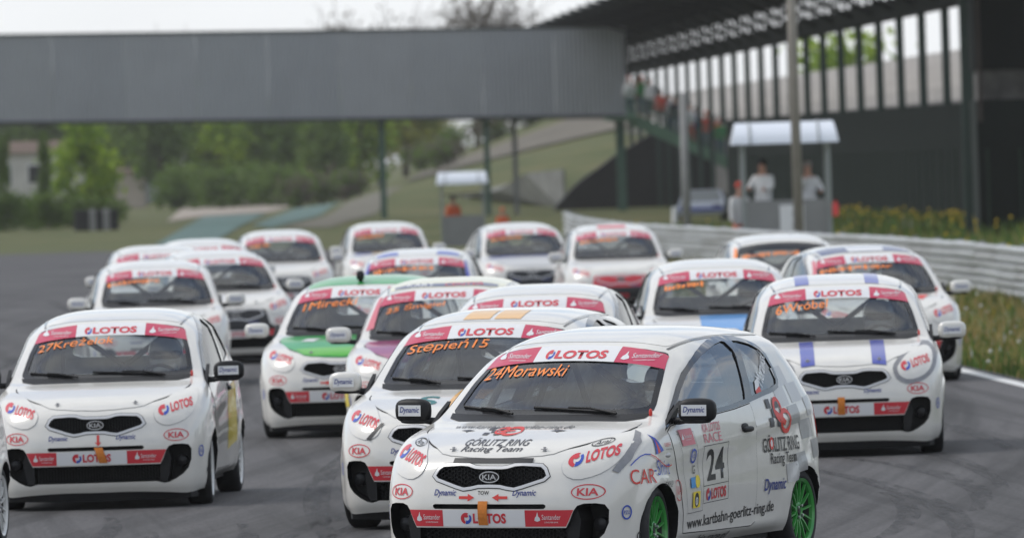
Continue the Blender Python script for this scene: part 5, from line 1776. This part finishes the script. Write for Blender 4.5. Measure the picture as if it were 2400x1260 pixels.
# ================================================================== people, marshals' posts, parked car
def person(x, y, z, face, label, top, legs, hair='suit', group=None, pose='stand', sc=1.0, arms=None):
    """standing figure facing -Y before turning by face; one skinned body, hair and clothes as children"""
    e = empty('person', (x, y, z), face)
    e.scale = (sc, sc, sc)
    tag(e, label, 'person', group)
    la, ra = arms or (((.22,-.02,1.15), (.24,-.10,.90)), ((-.22,-.02,1.15), (-.24,-.10,.90)))
    j = [(0,0,.95),(0,.01,1.15),(0,.02,1.36),(0,0,1.50),(0,-.02,1.60),(0,-.02,1.71),
         (.18,.01,1.40), la[0], la[1], (-.18,.01,1.40), ra[0], ra[1],
         (.10,0,.88),(.11,-.02,.48),(.12,.02,.08),(.12,-.14,.04),(-.10,0,.88),(-.11,-.02,.48),(-.12,.02,.08),(-.12,-.14,.04)]
    ed = [(0,1),(1,2),(2,3),(3,4),(4,5),(2,6),(6,7),(7,8),(2,9),(9,10),(10,11),(0,12),(12,13),(13,14),(14,15),(0,16),(16,17),(17,18),(18,19)]
    r = [(.16,.11),(.14,.10),(.16,.11),.055,.085,.075,.065,.048,.036,.065,.048,.036,.085,.062,.045,.04,.085,.062,.045,.04]
    key = (repr(arms),)
    if key not in PCACHE:
        body = with_skin('body', j, ed, r, M['skin'])
        # jacket and trousers: the same surface a little larger, cut at waist, neck and wrists
        def shell(zmin, zmax, d, cut_hand):
            bm = bmesh.new(); bm.from_mesh(body)
            bm.normal_update()
            for v in bm.verts: v.co = v.co + v.normal * d
            hands = [Vector(la[1]), Vector(ra[1])]
            kill = [f for f in bm.faces if not (zmin < f.calc_center_median().z < zmax) or (cut_hand and min((f.calc_center_median() - h).length for h in hands) < .07) or (not cut_hand and abs(f.calc_center_median().x) > .20)]
            bmesh.ops.delete(bm, geom=kill, context='FACES')
            for v in [v for v in bm.verts if not v.link_faces]: bm.verts.remove(v)
            me = bpy.data.meshes.new('jacket'); bm.to_mesh(me); bm.free()
            me.polygons.foreach_set('use_smooth', [True] * len(me.polygons))
            me.materials.clear(); me.materials.append(M['white_film'])
            return me
        jk = shell(.86, 1.46, .016, True); tr = shell(.10, .92, .012, False)
        bm = bmesh.new(); superbox(bm, (0, .005, 1.72), (.20, .23, .17), 2.3, 16, 10)
        for v in bm.verts:
            if v.co.y < -.05 and v.co.z < 1.72: v.co.y = -.05
        hr = bm_mesh('hair', bm, M['seat'], True)
        bm = bmesh.new(); superbox(bm, (0, -.105, 1.645), (.03, .04, .05), 2, 8, 6)
        for s in (1, -1): superbox(bm, (s*.038, -.092, 1.668), (.026, .014, .014), 2, 8, 6)
        superbox(bm, (0, -.094, 1.60), (.055, .016, .014), 2, 8, 6)
        fc = bm_mesh('face', bm, M['skin'], True)
        PCACHE[key] = (body, jk, tr, hr, fc)
    body, jk, tr, hr, fc = PCACHE[key]
    link('body', body, e)
    link('jacket', jk, e, m=M[top]); link('trousers', tr, e, m=M[legs]); link('hair', hr, e, m=M[hair]); link('face', fc, e)
    return e
PCACHE = {}
M['orange_suit'] = mat('orange_suit', (.62, .10, .02), .8)
M['shirt'] = mat('white_shirt', (.62, .62, .62), .85)
M['denim'] = mat('denim', (.06, .08, .14), .85)
M['green_top'] = mat('green_top', (.04, .20, .06), .85)
M['red_top'] = mat('red_top', (.45, .06, .04), .85)
M['grey_hair'] = mat('grey_hair', (.25, .22, .20), .9)
M['post_panel'] = mat('post_panel', (.235, .235, .23), .7, noise=.08, nscale=2)
M['post_roof'] = mat('post_roof', (.66, .70, .76), .35, coat=.3)
M['post_frame'] = mat('post_frame', (.27, .29, .28), .5, metal=.3)

def marshal_post(label, x, y, z, w, sc, sign):
    o = empty('marshals_post', (x, y, z)); o.scale = (sc, sc, sc)
    tag(o, label, 'marshals post', None)
    h = 2.62; dp = 1.5
    def P(name, bm, m, sm_=False, par=None): return link(name, bm_mesh(name, bm, m, sm_, 35), par or o)
    for nm, c, s in (('front_panel', (0, 0, .70), (w, .06, 1.40)), ('side_panel', (w/2, dp/2, .70), (.06, dp - .08, 1.40)), ('side_panel', (-w/2, dp/2, .70), (.06, dp - .08, 1.40))):
        bm = bmesh.new(); add_box(bm, c, s); P(nm, bm, M['post_panel'])
    bm = bmesh.new(); add_box(bm, (0, dp/2, .18), (w - .1, dp, .12)); P('floor', bm, M['post_frame'])
    for sx_, sy_ in ((1, 0), (-1, 0), (1, 1), (-1, 1)):
        bm = bmesh.new(); add_box(bm, (sx_ * (w/2 + .02), sy_ * dp + (-.03 if sy_ == 0 else .03), h/2), (.09, .09, h)); P('post', bm, M['post_frame'])
    bm = bmesh.new()
    n = 10; W = w * 1.28
    top = []; 
    for s in (-1, 1):
        row = []
        for k in range(n + 1):
            a = math.pi * k / n
            ww = W / 2 - .09 * math.sin(a)
            row.append((s * ww, dp/2 - math.cos(a) * (dp/2 + .28), h - .02 + math.sin(a) * .46))
        top.append([bm.verts.new(p) for p in row])
    for k in range(n): bm.faces.new((top[0][k], top[0][k+1], top[1][k+1], top[1][k]))
    bm.faces.new(top[0]); bm.faces.new(top[1][::-1])
    rf = P('roof', bm, M['post_roof'], True)
    for xx in (-w * .42, w * .40):
        bm = bmesh.new()
        add_tube(bm, [(xx, dp/2 - math.cos(math.pi*k/n) * (dp/2 + .29), h - .01 + math.sin(math.pi*k/n) * .47) for k in range(n + 1)], .022, 5)
        P('roof_rib', bm, M['post_frame'], True, rf)
    if sign:
        bm = bmesh.new(); add_box(bm, (.10, -.05, .95), (.52, .03, .68)); sg = P('sign', bm, M['white_film'])
        pr_ = Print(); pr_.text('3', .16, .97, .12, .32, M['grey_text'])
        link('lettering', pr_.flat('lettering', Matrix.Translation((0, -.068, 0)) @ Matrix.Rotation(R(90), 4, 'X')), sg)
    return o
marshal_post("marshals post with grey panels and curved white roof behind the barrier on the right", 5.90, 200, -.02, 1.78, 1.0, True)
marshal_post("small far marshals post with flat white roof, left of the black covered bank", -1.66, 330, float(height(-1.66, 330)) - .02, 1.55, .92, False)
person(5.42, 200.65, .40, -.5, 'marshal in a white shirt with dark hair leaning on the left half of the post', 'shirt', 'denim', 'seat', 'marshals at the posts', arms=(((.25,-.12,1.2),(.14,-.32,1.16)),((-.26,-.10,1.2),(-.16,-.33,1.18))), sc=1.04)
person(6.38, 200.7, .36, .2, 'marshal in a white shirt in the right half of the post, hand to the face', 'shirt', 'denim', 'grey_hair', 'marshals at the posts', arms=(((.27,-.08,1.18),(.20,-.3,1.14)),((-.24,-.15,1.2),(-.08,-.20,1.46))), sc=1.02)
person(4.93, 201.0, .05, .4, 'marshal in white and orange standing left outside the near post', 'shirt', 'orange_suit', 'red_top', 'marshals at the posts', sc=.97)
person(-2.0, 330.6, float(height(-2, 330.6)) + .16, .2, 'marshal in an orange suit in the small far post', 'orange_suit', 'orange_suit', 'seat', 'marshals at the posts')
person(PX(1182, 338), 338, float(height(PX(1182, 338), 338)) - .25, .0, 'person in orange standing right of the small far post', 'orange_suit', 'suit', 'orange_suit', 'marshals at the posts', sc=.9)
fx = empty('fire_extinguisher', (6.93, 199.9, 1.0)); fx.scale = (.8, .8, .8); tag(fx, 'red extinguisher hung on the right side of the near marshals post', 'extinguisher')
bm = bmesh.new(); add_lathe(bm, [(0,.001),(0,.085),(.30,.085),(.38,.03),(.42,.03),(.42,.001)], 'Z', 16); link('cylinder', bm_mesh('cylinder', bm, M['red_bright'], True, 40), fx)
bm = bmesh.new(); add_box(bm, (0, 0, .45), (.12, .04, .05)); add_tube(bm, [(.03, 0, .43), (.10, 0, .30), (.09, 0, .08)], .014, 6); link('valve', bm_mesh('valve', bm, M['black_plastic']), fx)
for k, (px, d, z, tp, lg, hr_, lb) in enumerate((
    (1490, 413, 4.16, 'shirt', 'denim', 'red_top', 'spectator in a white top on the landing beside the end of the bridge'),
    (1520, 415, 4.16, 'green_top', 'denim', 'orange_suit', 'spectator in a green top behind the white one on the landing'),
    (1562, 411.6, 3.52, 'red_top', 'suit', 'seat', 'spectator in a reddish top at the head of the stairs'),
    (1630, 411.6, 2.86, 'shirt', 'red_top', 'seat', 'spectator in a white top halfway down the stairs'),
    (1668, 411.6, 2.50, 'red_top', 'denim', 'orange_suit', 'spectator in a dark red top low on the stairs'),
    (1596, 411.6, 3.2, 'suit', 'denim', 'seat', 'spectator in dark clothes in the middle of the stairs'),
    (1700, 411.6, 2.15, 'green_top', 'denim', 'red_top', 'spectator in a green top near the foot of the stairs'),
    (1504, 416.5, 4.16, 'red_top', 'suit', 'seat', 'spectator in a red top between the white and green ones on the landing'),
    (1538, 414.0, 4.05, 'shirt', 'suit', 'grey_hair', 'grey haired spectator in white at the stair head'),
    (1580, 412.6, 3.35, 'shirt', 'denim', 'seat', 'spectator in white leaning on the far railing of the upper stairs'),
    (1612, 412.6, 3.05, 'red_top', 'suit', 'grey_hair', 'grey haired spectator in red by the far railing in mid stair'),
    (1645, 412.6, 2.70, 'suit_blue', 'suit', 'seat', 'spectator in blue by the far railing of the lower stairs'),
    (1686, 412.6, 2.28, 'orange_suit', 'denim', 'seat', 'spectator in an orange top low by the far railing'))):
    person(PX(px, d) + .0, d + .9, z, random.uniform(-.6, .6), lb, tp, lg, hr_, 'spectators on the stairs')

# parked car behind the barrier (a small saloon shape of its own)
pk = empty('parked_car', (6.85, 337, 0), R(-4)); tag(pk, 'silver blue car parked behind the barrier left of the marshals post', 'car')
bm = bmesh.new()
lo = [(-.82, .0), (.82, .0)]
prof = [(0,.35),(.02,.52),(.30,.60),(1.00,.68),(1.62,1.10),(2.5,1.12),(3.25,.82),(3.75,.78),(3.8,.42),(3.7,.22),(.1,.22)]
a = []
for X, k in ((-.84, 1), (.84, 1)):
    a.append([bm.verts.new((X * (.80 if z > 1.0 else 1.0), y, z)) for y, z in prof])
n = len(prof)
for i in range(n): bm.faces.new((a[0][i], a[0][(i+1) % n], a[1][(i+1) % n], a[1][i]))
bm.faces.new(a[0][::-1]); bm.faces.new(a[1])
bmesh.ops.bevel(bm, geom=bm.edges[:], offset=.05, segments=2, affect='EDGES')
link('body', bm_mesh('body', bm, mat('silver_blue_paint', (.44, .49, .57), .3, coat=.8), True, 40), pk)
bm = bmesh.new()
v = [bm.verts.new(p) for p in ((-.70, 1.02, .70), (.70, 1.02, .70), (.58, 1.58, 1.075), (-.58, 1.58, 1.075))]
w = [bm.verts.new(q.co + Vector((0, -.02, .02))) for q in v]
bm.faces.new(w); 
for i in range(4): bm.faces.new((v[i], v[(i+1) % 4], w[(i+1) % 4], w[i]))
link('windscreen', bm_mesh('windscreen', bm, mat('dim_car_glass', (.20, .22, .23), .1, coat=.6)), pk)
bm = bmesh.new(); add_box(bm, (0, -.02, .44), (1.6, .06, .12)); link('front_stripe', bm_mesh('front_stripe', bm, M['stripe_blue']), pk)
for s in (1, -1):
    bm = bmesh.new(); superbox(bm, (s * .58, .03, .53), (.34, .10, .10), 3, 14, 8); link('headlight', bm_mesh('headlight', bm, M['lamp'], True), pk)
    for yy in (.75, 3.0):
        w_ = link('wheel', WH[0], pk, (s * .76, yy, .262)); link('rim', WH[1], w_)
cone_o = empty('marker_post', (PX(1586, 300), 300, 0)); tag(cone_o, 'short white marker post left of the parked car', 'post')
bm = bmesh.new(); add_tube(bm, [(0, 0, 0), (0, 0, .75)], .13, 10, r2=.09); link('stem', bm_mesh('stem', bm, M['white_film'], True, 40), cone_o)
bm = bmesh.new(); add_lathe(bm, [(0, .2), (.05, .2), (.06, .12)], 'Z', 12); link('foot', bm_mesh('foot', bm, M['white_film']), cone_o)

# ================================================================== the field of race cars
def stripe_top(x0, x1, y0, y1, n=6):
    return [(x0, y0)] + [(x1, y0), (x1, y1), (x0, y1)]
ROOF_FRONT = 1.58
def hood_stripe(x0, x1, m, y0=.13, y1=.775): return ('stripe', stripe_top(x0, x1, y0, y1), TOP, m, .0068)
def roof_stripe(x0, x1, m, y0=1.575, y1=3.0): return ('stripe', stripe_top(x0, x1, y0, y1), TOP, m, .0055)
BLACK_NOSE = both([(0,.686),(.30,.688),(.385,.668),(.405,.60),(.43,.50),(.50,.462),(.515,.455),(.49,.39),(.47,.326),(0,.326)])
def black_nose(m): return ('nose_film', BLACK_NOSE, FRONT, m, .0022)
WHM = {k: 'white' for k in ('mirror1', 'mirror-1')}
VISB = ('body', 'mirror')
def roof_text(s, cx, y, w, h, m, bold=.01):
    p = Print(); p.text(s, cx, y, w, h, m, bold); return p

# --- the leading car's own lettering
hp = []
p = Print(); p.text('www.kartbahn-goerlitz-ring.de', -.08, .868, .76, .020, M['grey_text'], -.004); hp.append(('lettering', p, FRONT, .0068))
p = Print(); p.text('GÖRLITZ RING', -.045, .798, .40, .040, M['grey_text'], .008); hp.append(('lettering', p, FRONT, .0068))
p = Print(); p.text('Racing Team', -.045, .757, .38, .036, M['grey_text'], .008, .25); hp.append(('lettering', p, FRONT, .0068))
p = Print()
for i in range(3):
    for j in range(3):
        if (i + j) % 2 == 0: p.poly(rect(-.20 + i*.035, .832 + j*.012, -.165 + i*.035, .844 + j*.012), M['grey_text'])
p.ring(-.035, .850, .062, .022, .010, M['red_bright']); p.ring(-.10, .852, .040, .018, .008, M['red_bright'])
p.poly([(-.12,.845),(-.02,.850),(-.02,.856),(-.12,.851)], M['red_bright']); hp.append(('sticker', p, FRONT, .0068))
for s in (-.33, .24): p = Print(); p.poly([(s-.05,.853),(s,.857),(s+.05,.853),(s+.01,.850),(s,.845),(s-.01,.850)], M['grey_text']); hp.append(('sticker', p, FRONT, .0068))
for s in (1, -1): p = Print(); p.ring(s*.565, .792, .052, .020, .004, M['black_film'], rot=s*.2); p.text('Arai', s*.565, .792, .07, .022, M['black_film'], .006, .2, rot=s*.2); hp.append(('sticker', p, FRONT, .0085))
p = Print(); p.poly(rect(-.245, .688, .245, .712), M['black_film']); hp.append(('nose_strip', p, FRONT, .0075))
# left flank
p = Print(); p.text('www.kartbahn-goerlitz-ring.de', 1.84, .305, 1.42, .085, M['black_film'], .010); p.shear_up(1.84, .03); hp.append(('lettering', p, LEFT, .0058))
p = Print(); p.text('GÖRLITZ RING', 2.68, .705, .60, .105, M['black_film'], .015); p.disc(2.515, .705, .03, .038, M['red_bright']); p.disc(2.515, .705, .016, .022, M['white_film']); hp.append(('lettering', p, LEFT, .0058))
p = Print(); p.text('Racing Team', 2.70, .605, .42, .085, M['black_film'], .008); hp.append(('lettering', p, LEFT, .0058))
p = Print(); p.text('Dynamic', 2.56, .452, .34, .092, M['blue_film'], .018, .25); hp.append(('lettering', p, LEFT, .0058))
p = Print(); p.text('CAR', .465, .598, .25, .085, M['red_bright'], .0); p.text('-Shirt', .71, .640, .24, .09, M['logo_blue'], -.008); p.text('design', .80, .545, .15, .045, M['grey_text'], -.004, .3)
for k in range(10):
    t0, t1 = k / 10, (k + 1) / 10
    f = lambda t: (.36 + .5 * t, .66 + .05 * math.sin(t * 5.2) + .03 * t)
    a, b = f(t0), f(t1)
    p.poly([a, b, (b[0], b[1] + .006), (a[0], a[1] + .006)], M['logo_blue'] if k < 4 else M['red_bright'])
hp.append(('sticker', p, LEFT, .0058))
p = Print(); p.ring(.965, .495, .062, .062, .006, M['red_film']); p.text('KIA', .965, .495, .075, .05, M['red_film'], .004); hp.append(('sticker', p, LEFT, .0058))
p = Print(); p.poly([(.63,.715),(.75,.735),(.655,.83)], M['logo_blue']); p.poly([(.66,.72),(.70,.727),(.662,.80)], M['red_bright']); hp.append(('sticker', p, LEFT, .0058))
p = Print(); p.text('E.BEFF', .83, .765, .10, .022, M['red_film']); p.text('racing', .84, .738, .10, .014, M['grey_text']); hp.append(('sticker', p, LEFT, .0058))
p = Print(); p.text('kia-race.pl', 1.62, .195, .50, .055, M['black_film'], .01, .15); hp.append(('lettering', p, LEFT, .0058))
p = Print()
for i in range(3):
    for j in range(3):
        if (i + j) % 2 == 0: p.poly(rect(2.50 + i*.06, .80 + j*.055, 2.56 + i*.06, .855 + j*.055), M['grey_text'])
p.ring(2.66, .90, .07, .075, .026, M['red_bright']); p.ring(2.76, .83, .095, .075, .028, M['red_bright']); p.poly([(2.60,.87),(2.74,.80),(2.76,.83),(2.62,.90)], M['red_bright']); hp.append(('sticker', p, LEFT, .0058))
# grey chequers sweeping over the rear quarter
p = Print()
cw, ch = .19, .112
for cx_, cz_, tn in ((2.90,1.085,0),(2.80,.965,0),(3.05,.985,0),(2.945,.855,1),(3.135,.765,1),(3.27,.90,0),(3.30,.645,1),(2.985,.570,1),(2.84,.515,0)):
    if cx_ + cw/2 > 3.45: continue
    p.poly([(cx_-cw/2+.012, cz_-ch/2), (cx_+cw/2+.012, cz_-ch/2+.012), (cx_+cw/2-.012, cz_+ch/2+.012), (cx_-cw/2-.012, cz_+ch/2)], M['mid_grey' if tn else 'pale_grey'])
hp.append(('chequer_film', p, LEFT, .0012))
p = Print(); p.poly([(2.42,1.02),(2.50,1.045),(2.53,1.10),(2.45,1.075)], M['white_film']); p.poly([(2.43,.99),(2.51,1.01),(2.50,1.045),(2.42,1.02)], M['red_bright'])
p.text('Morawski', 2.64, 1.155, .30, .085, M['white_film'], .0, rot=.62); hp.append(('lettering', p, LEFT, .001))
hp.append(('number_board', None, LEFT, 0))

def tape_sheet(s): return ('tape', [(s*x, z) for x, z in ((.655,.852),(.70,.835),(.738,.79),(.735,.70),(.700,.625),(.672,.64),(.698,.705),(.705,.77),(.690,.815))], FRONT, 'tape', .0080)

DARKM = dict(mirror1='black_plastic')
CARS = [
 dict(x=-.191, d=53.73, yaw=22.2, roll=1.1, steer=6, label='leading white car with green wheels and grey chequers, nearest on the right', name='24Morawski', name_x=-.268, name_w=.52, name_h=.066, name_rot=-.03,
      rim='rim_green', extra=('strap', 'tow'), driver='suit', driver_label='driver in the leading car with green wheels', prints=hp, sheets=[tape_sheet(1)]),
 dict(x=-3.04, d=67.56, yaw=3.2, steer=2, label='white car with black mirrors and plain bonnet, alone at the left front', name='27Krężelok', name_x=-.25, name_w=.56, name_h=.066, name_rot=.03,
      extra=('strap27', 'tow27'), driver='suit', driver_label='driver in the white car with black mirrors at the left front',
      sheets=[('side_film', [(2.0,.35),(2.65,.40),(2.6,.85),(2.1,.80)], LEFT, 'yellow')]),
 dict(x=2.58, d=73.68, yaw=.7, label='white car with two blue stripes over bonnet and roof, on the right', name='6Wróbel', name_x=-.29, name_w=.42, name_h=.066, name_rot=.04, paint=WHM, extra=('strap',),
      driver='suit_red', driver_label='driver in red overalls in the car with two blue stripes', skip=('tow',),
      sheets=[hood_stripe(-.335, -.225, 'stripe_blue'), hood_stripe(.225, .335, 'stripe_blue'), roof_stripe(-.335, -.225, 'stripe_blue'), roof_stripe(.225, .335, 'stripe_blue'),
              ('tape', grow(HLs, .035), FRONT, 'tape', .0040), ('tape', [(-x, z) for x, z in grow(HLs, .035)], FRONT, 'tape', .0040)]),
 dict(x=-.52, d=61.91, yaw=13, roll=.6, label='white car with amber stripes on roof and bonnet, half behind the leading car', name='Stępień15', name_x=-.235, name_w=.56, name_h=.075, name_rot=.0, paint=WHM, extra=('strap', 'tow'),
      driver='suit', driver_label='driver in the car with amber stripes', rim='rim_dark',
      sheets=[hood_stripe(-.02, .20, 'amber', .45), hood_stripe(-.02, .06, 'amber', .14, .45), roof_stripe(-.20, -.015, 'amber', 1.60, 1.95), roof_stripe(.015, .20, 'amber', 1.60, 1.95),
              ('tape', [(-.40,.70),(-.425,.70),(-.52,.60),(-.49,.59)], FRONT, 'black_film', .0082)],
      prints=[('lettering', roof_text('S', -.17, .835, .14, .05, M['teal_film']), FRONT, .0068)]),
 dict(x=-.72, d=80.08, yaw=5, label='car with cream roof, magenta bonnet and yellow flanks in the middle of the pack', name='25 Śmigiel', name_x=-.24, name_w=.52, name_h=.066, name_rot=.04, paint=dict(WHM, roof='cream', hood='purple'),
      driver='suit', driver_label='driver in the car with the magenta bonnet', skip=('pin1', 'pin-1'),
      sheets=[('roof_film', [(-.45,1.63),(-.38,1.588),(0,1.565),(.38,1.588),(.45,1.63),(.45,1.72),(0,1.68),(-.45,1.72)], TOP, 'navy', .0050), ('side_film', [(-.62,.33),(-.30,.36),(-.36,.60),(-.62,.58)], RIGHT, 'yellow'),
              ('pillar_film', [(.59,1.0),(.66,.98),(.575,1.26),(.548,1.26)], FRONT, 'pink_film', .004), ('pillar_film', [(-.59,1.0),(-.66,.98),(-.575,1.26),(-.548,1.26)], FRONT, 'pink_film', .004)],  # pink reflection painted onto both pillars, no film there
      prints=[('lettering', roof_text('KART', -.22, 1.352, .24, .026, M['white_film']), FRONT, .0062), ('lettering', roof_text('CENTER', .16, 1.352, .34, .026, M['red_film']), FRONT, .0062)]),
 dict(x=-1.56, d=83.54, yaw=7, label='car with green roof and green bonnet left of the middle', name='1Mirecki', name_x=-.25, name_w=.50, name_h=.064, name_rot=.03, paint=dict(WHM, roof='green', hood='green'), extra=('tow',),
      driver='suit', driver_label='driver in the car with green roof and bonnet',
      sheets=[('bonnet_film', both([(0,.118),(.26,.145),(.345,.185),(.44,.32),(0,.27)]), TOP, 'lime', .0070), ('sticker', [(-.42,.55),(-.30,.50),(-.25,.62),(-.38,.66)], TOP, 'white_film', .0070)], camera=True),
 dict(x=.05, d=73.56, yaw=5, label='plain white car behind the one with amber stripes', name=None),
 dict(x=1.96, d=87.53, yaw=-1, label='white car with one sky blue bonnet stripe and black mirrors', name=(-.50, -.14), driver='suit', driver_label='driver in the car with one sky blue bonnet stripe',
      sheets=[hood_stripe(-.20, .26, 'sky_blue')]),
 dict(x=3.89, d=96.24, yaw=-7, label='white car with dark navy roof front, at the right behind the blue striped one', name=(-.54, .20), paint=WHM,
      driver='suit_blue', driver_label='driver in the car with the dark navy roof front',
      sheets=[('roof_film', [(-.47,1.63),(-.38,1.588),(0,1.565),(.38,1.588),(.47,1.63),(.50,1.95),(0,1.90),(-.50,1.95)], TOP, 'navy', .0050), ('bonnet_film', [(.30,.55),(.42,.75),(.50,.75),(.40,.50)], TOP, 'red_bright', .0068),
              ('roof_film', [(-.18,1.60),(.18,1.60),(.20,1.80),(-.20,1.80)], TOP, 'white_film', .0060), ('pillar_film', [(-.60,.99),(-.655,.98),(-.575,1.26),(-.548,1.26)], FRONT, 'pink_film', .004)]),
 dict(x=3.38, d=111.97, yaw=-4, label='white car with an all dark windscreen top, right of the marshals post base', name=(-.52, .18), paint=dict(WHM, band_l='frit', band_c='frit', band_r='frit'), skip=('band_word', 'band_lw', 'band_rw'), far=True,
      sheets=[('pillar_film', [(-.60,.99),(-.655,.98),(-.575,1.26),(-.548,1.26)], FRONT, 'orange_text', .004)]),
 dict(x=1.6, d=138.17, yaw=-3, label='far white car with red nose and red roof block', name=(-.5, .05), paint=WHM, far=True, driver='suit', driver_label='driver in the far car with the red nose',
      sheets=[black_nose('red_film'), ('nose_film', both([(0,.50),(.40,.50),(.50,.455),(.47,.33),(0,.326)]), FRONT, 'black_film', .0050), ('roof_film', [(-.22,1.62),(.20,1.62),(.20,1.95),(-.22,1.95)], TOP, 'red_film', .0050)]),
 dict(x=.32, d=148.21, yaw=-6, label='far white car with black nose, second from the right in the last row', name=(-.5, .0), paint=dict(WHM, hood='pale_grey'), far=True, driver='suit', driver_label='driver in the far car with black nose in the last row',
      sheets=[black_nose('black_film'), ('bonnet_film', [(-.58,.66),(0,.70),(.58,.66),(.60,.80),(0,.77),(-.60,.80)], TOP, 'royal', .0068)]),  # royal strip: bluish reflection painted along the bonnet's rear edge
 dict(x=-2.06, d=161.21, yaw=-4, label='farthest white car with blue patches at the rear of its bonnet', name=(-.5, -.1), paint=WHM, far=True, driver='suit', driver_label='driver in the farthest car with blue bonnet patches',
      sheets=[('bonnet_film', [(-.58,.62),(-.30,.66),(-.30,.78),(-.60,.80)], TOP, 'royal', .0068), ('bonnet_film', [(.58,.62),(.30,.66),(.30,.78),(.60,.80)], TOP, 'royal', .0068), ('bonnet_film', [(-.28,.68),(.28,.68),(.28,.77),(-.28,.77)], TOP, 'amber', .0068)]),
 dict(x=-3.61, d=149.68, yaw=-4, label='far white car with black nose, last on the left before the teal run-off', name=(-.52, -.2), paint=WHM, far=True, driver='suit', driver_label='driver in the far car before the teal run-off', sheets=[black_nose('black_film')]),
 dict(x=-3.44, d=116.36, yaw=-9, label='white car with black nose sliding behind the third car from the left', name=(-.5, -.25), paint=WHM, driver='suit', driver_label='driver in the sliding car with black nose', sheets=[black_nose('black_film')]),
 dict(x=-3.95, d=104.96, yaw=-4, label='white car with white mirrors directly behind the left front car', name=(-.54, .04), paint=WHM, driver='suit_red', driver_label='driver in red in the car behind the left front car'),
 dict(x=-1.16, d=108.51, yaw=2, label='white car with royal blue roof sides behind the green one', name=(-.5, .18), paint=WHM, driver='suit', driver_label='driver in the car with royal blue roof sides',
      sheets=[('roof_film', [(-.48,1.64),(-.38,1.588),(-.22,1.575),(-.24,1.80),(-.49,1.84)], TOP, 'royal', .0050), ('roof_film', [(.48,1.64),(.38,1.588),(.22,1.575),(.24,1.80),(.49,1.84)], TOP, 'royal', .0050),
              ('pillar_film', [(.595,1.0),(.655,.98),(.575,1.26),(.548,1.26)], FRONT, 'stripe_blue', .004), ('pillar_film', [(-.595,1.0),(-.655,.98),(-.575,1.26),(-.548,1.26)], FRONT, 'stripe_blue', .004)]),
 dict(x=-4.35, d=135.47, yaw=-5, label='far white car of which only the roof shows over the left pair', name=(-.5, .0), paint=WHM, far=True),
 dict(x=-4.72, d=126.42, yaw=-4, label='far white car with its red windscreen corner showing at the very left of the pack', name=(-.5, .0), paint=WHM, far=True),
 dict(x=-4.50, d=58.8, yaw=6, label='white car cut off by the left edge, only its wheel in view', name=None),
]
for sp in CARS:
    if sp.get('prints') is hp:
        sp['prints'] = [q for q in hp if q[1] is not None]
        ro = car(sp)
        nb = link('number_board', number_board('24', 1), ro); nb.matrix_local = Matrix.Rotation(R(sp['roll']), 4, 'Y')
    else:
        ro = car(sp)
    if sp.get('camera'):
        bm = bmesh.new(); superbox(bm, (-.02, 1.66, 1.42), (.07, .12, .09), 3, 14, 8); add_tube(bm, [(-.02, 1.68, 1.35), (-.02, 1.66, 1.42)], .02, 8)
        link('roof_camera', bm_mesh('roof_camera', bm, M['black_plastic'], True), ro)
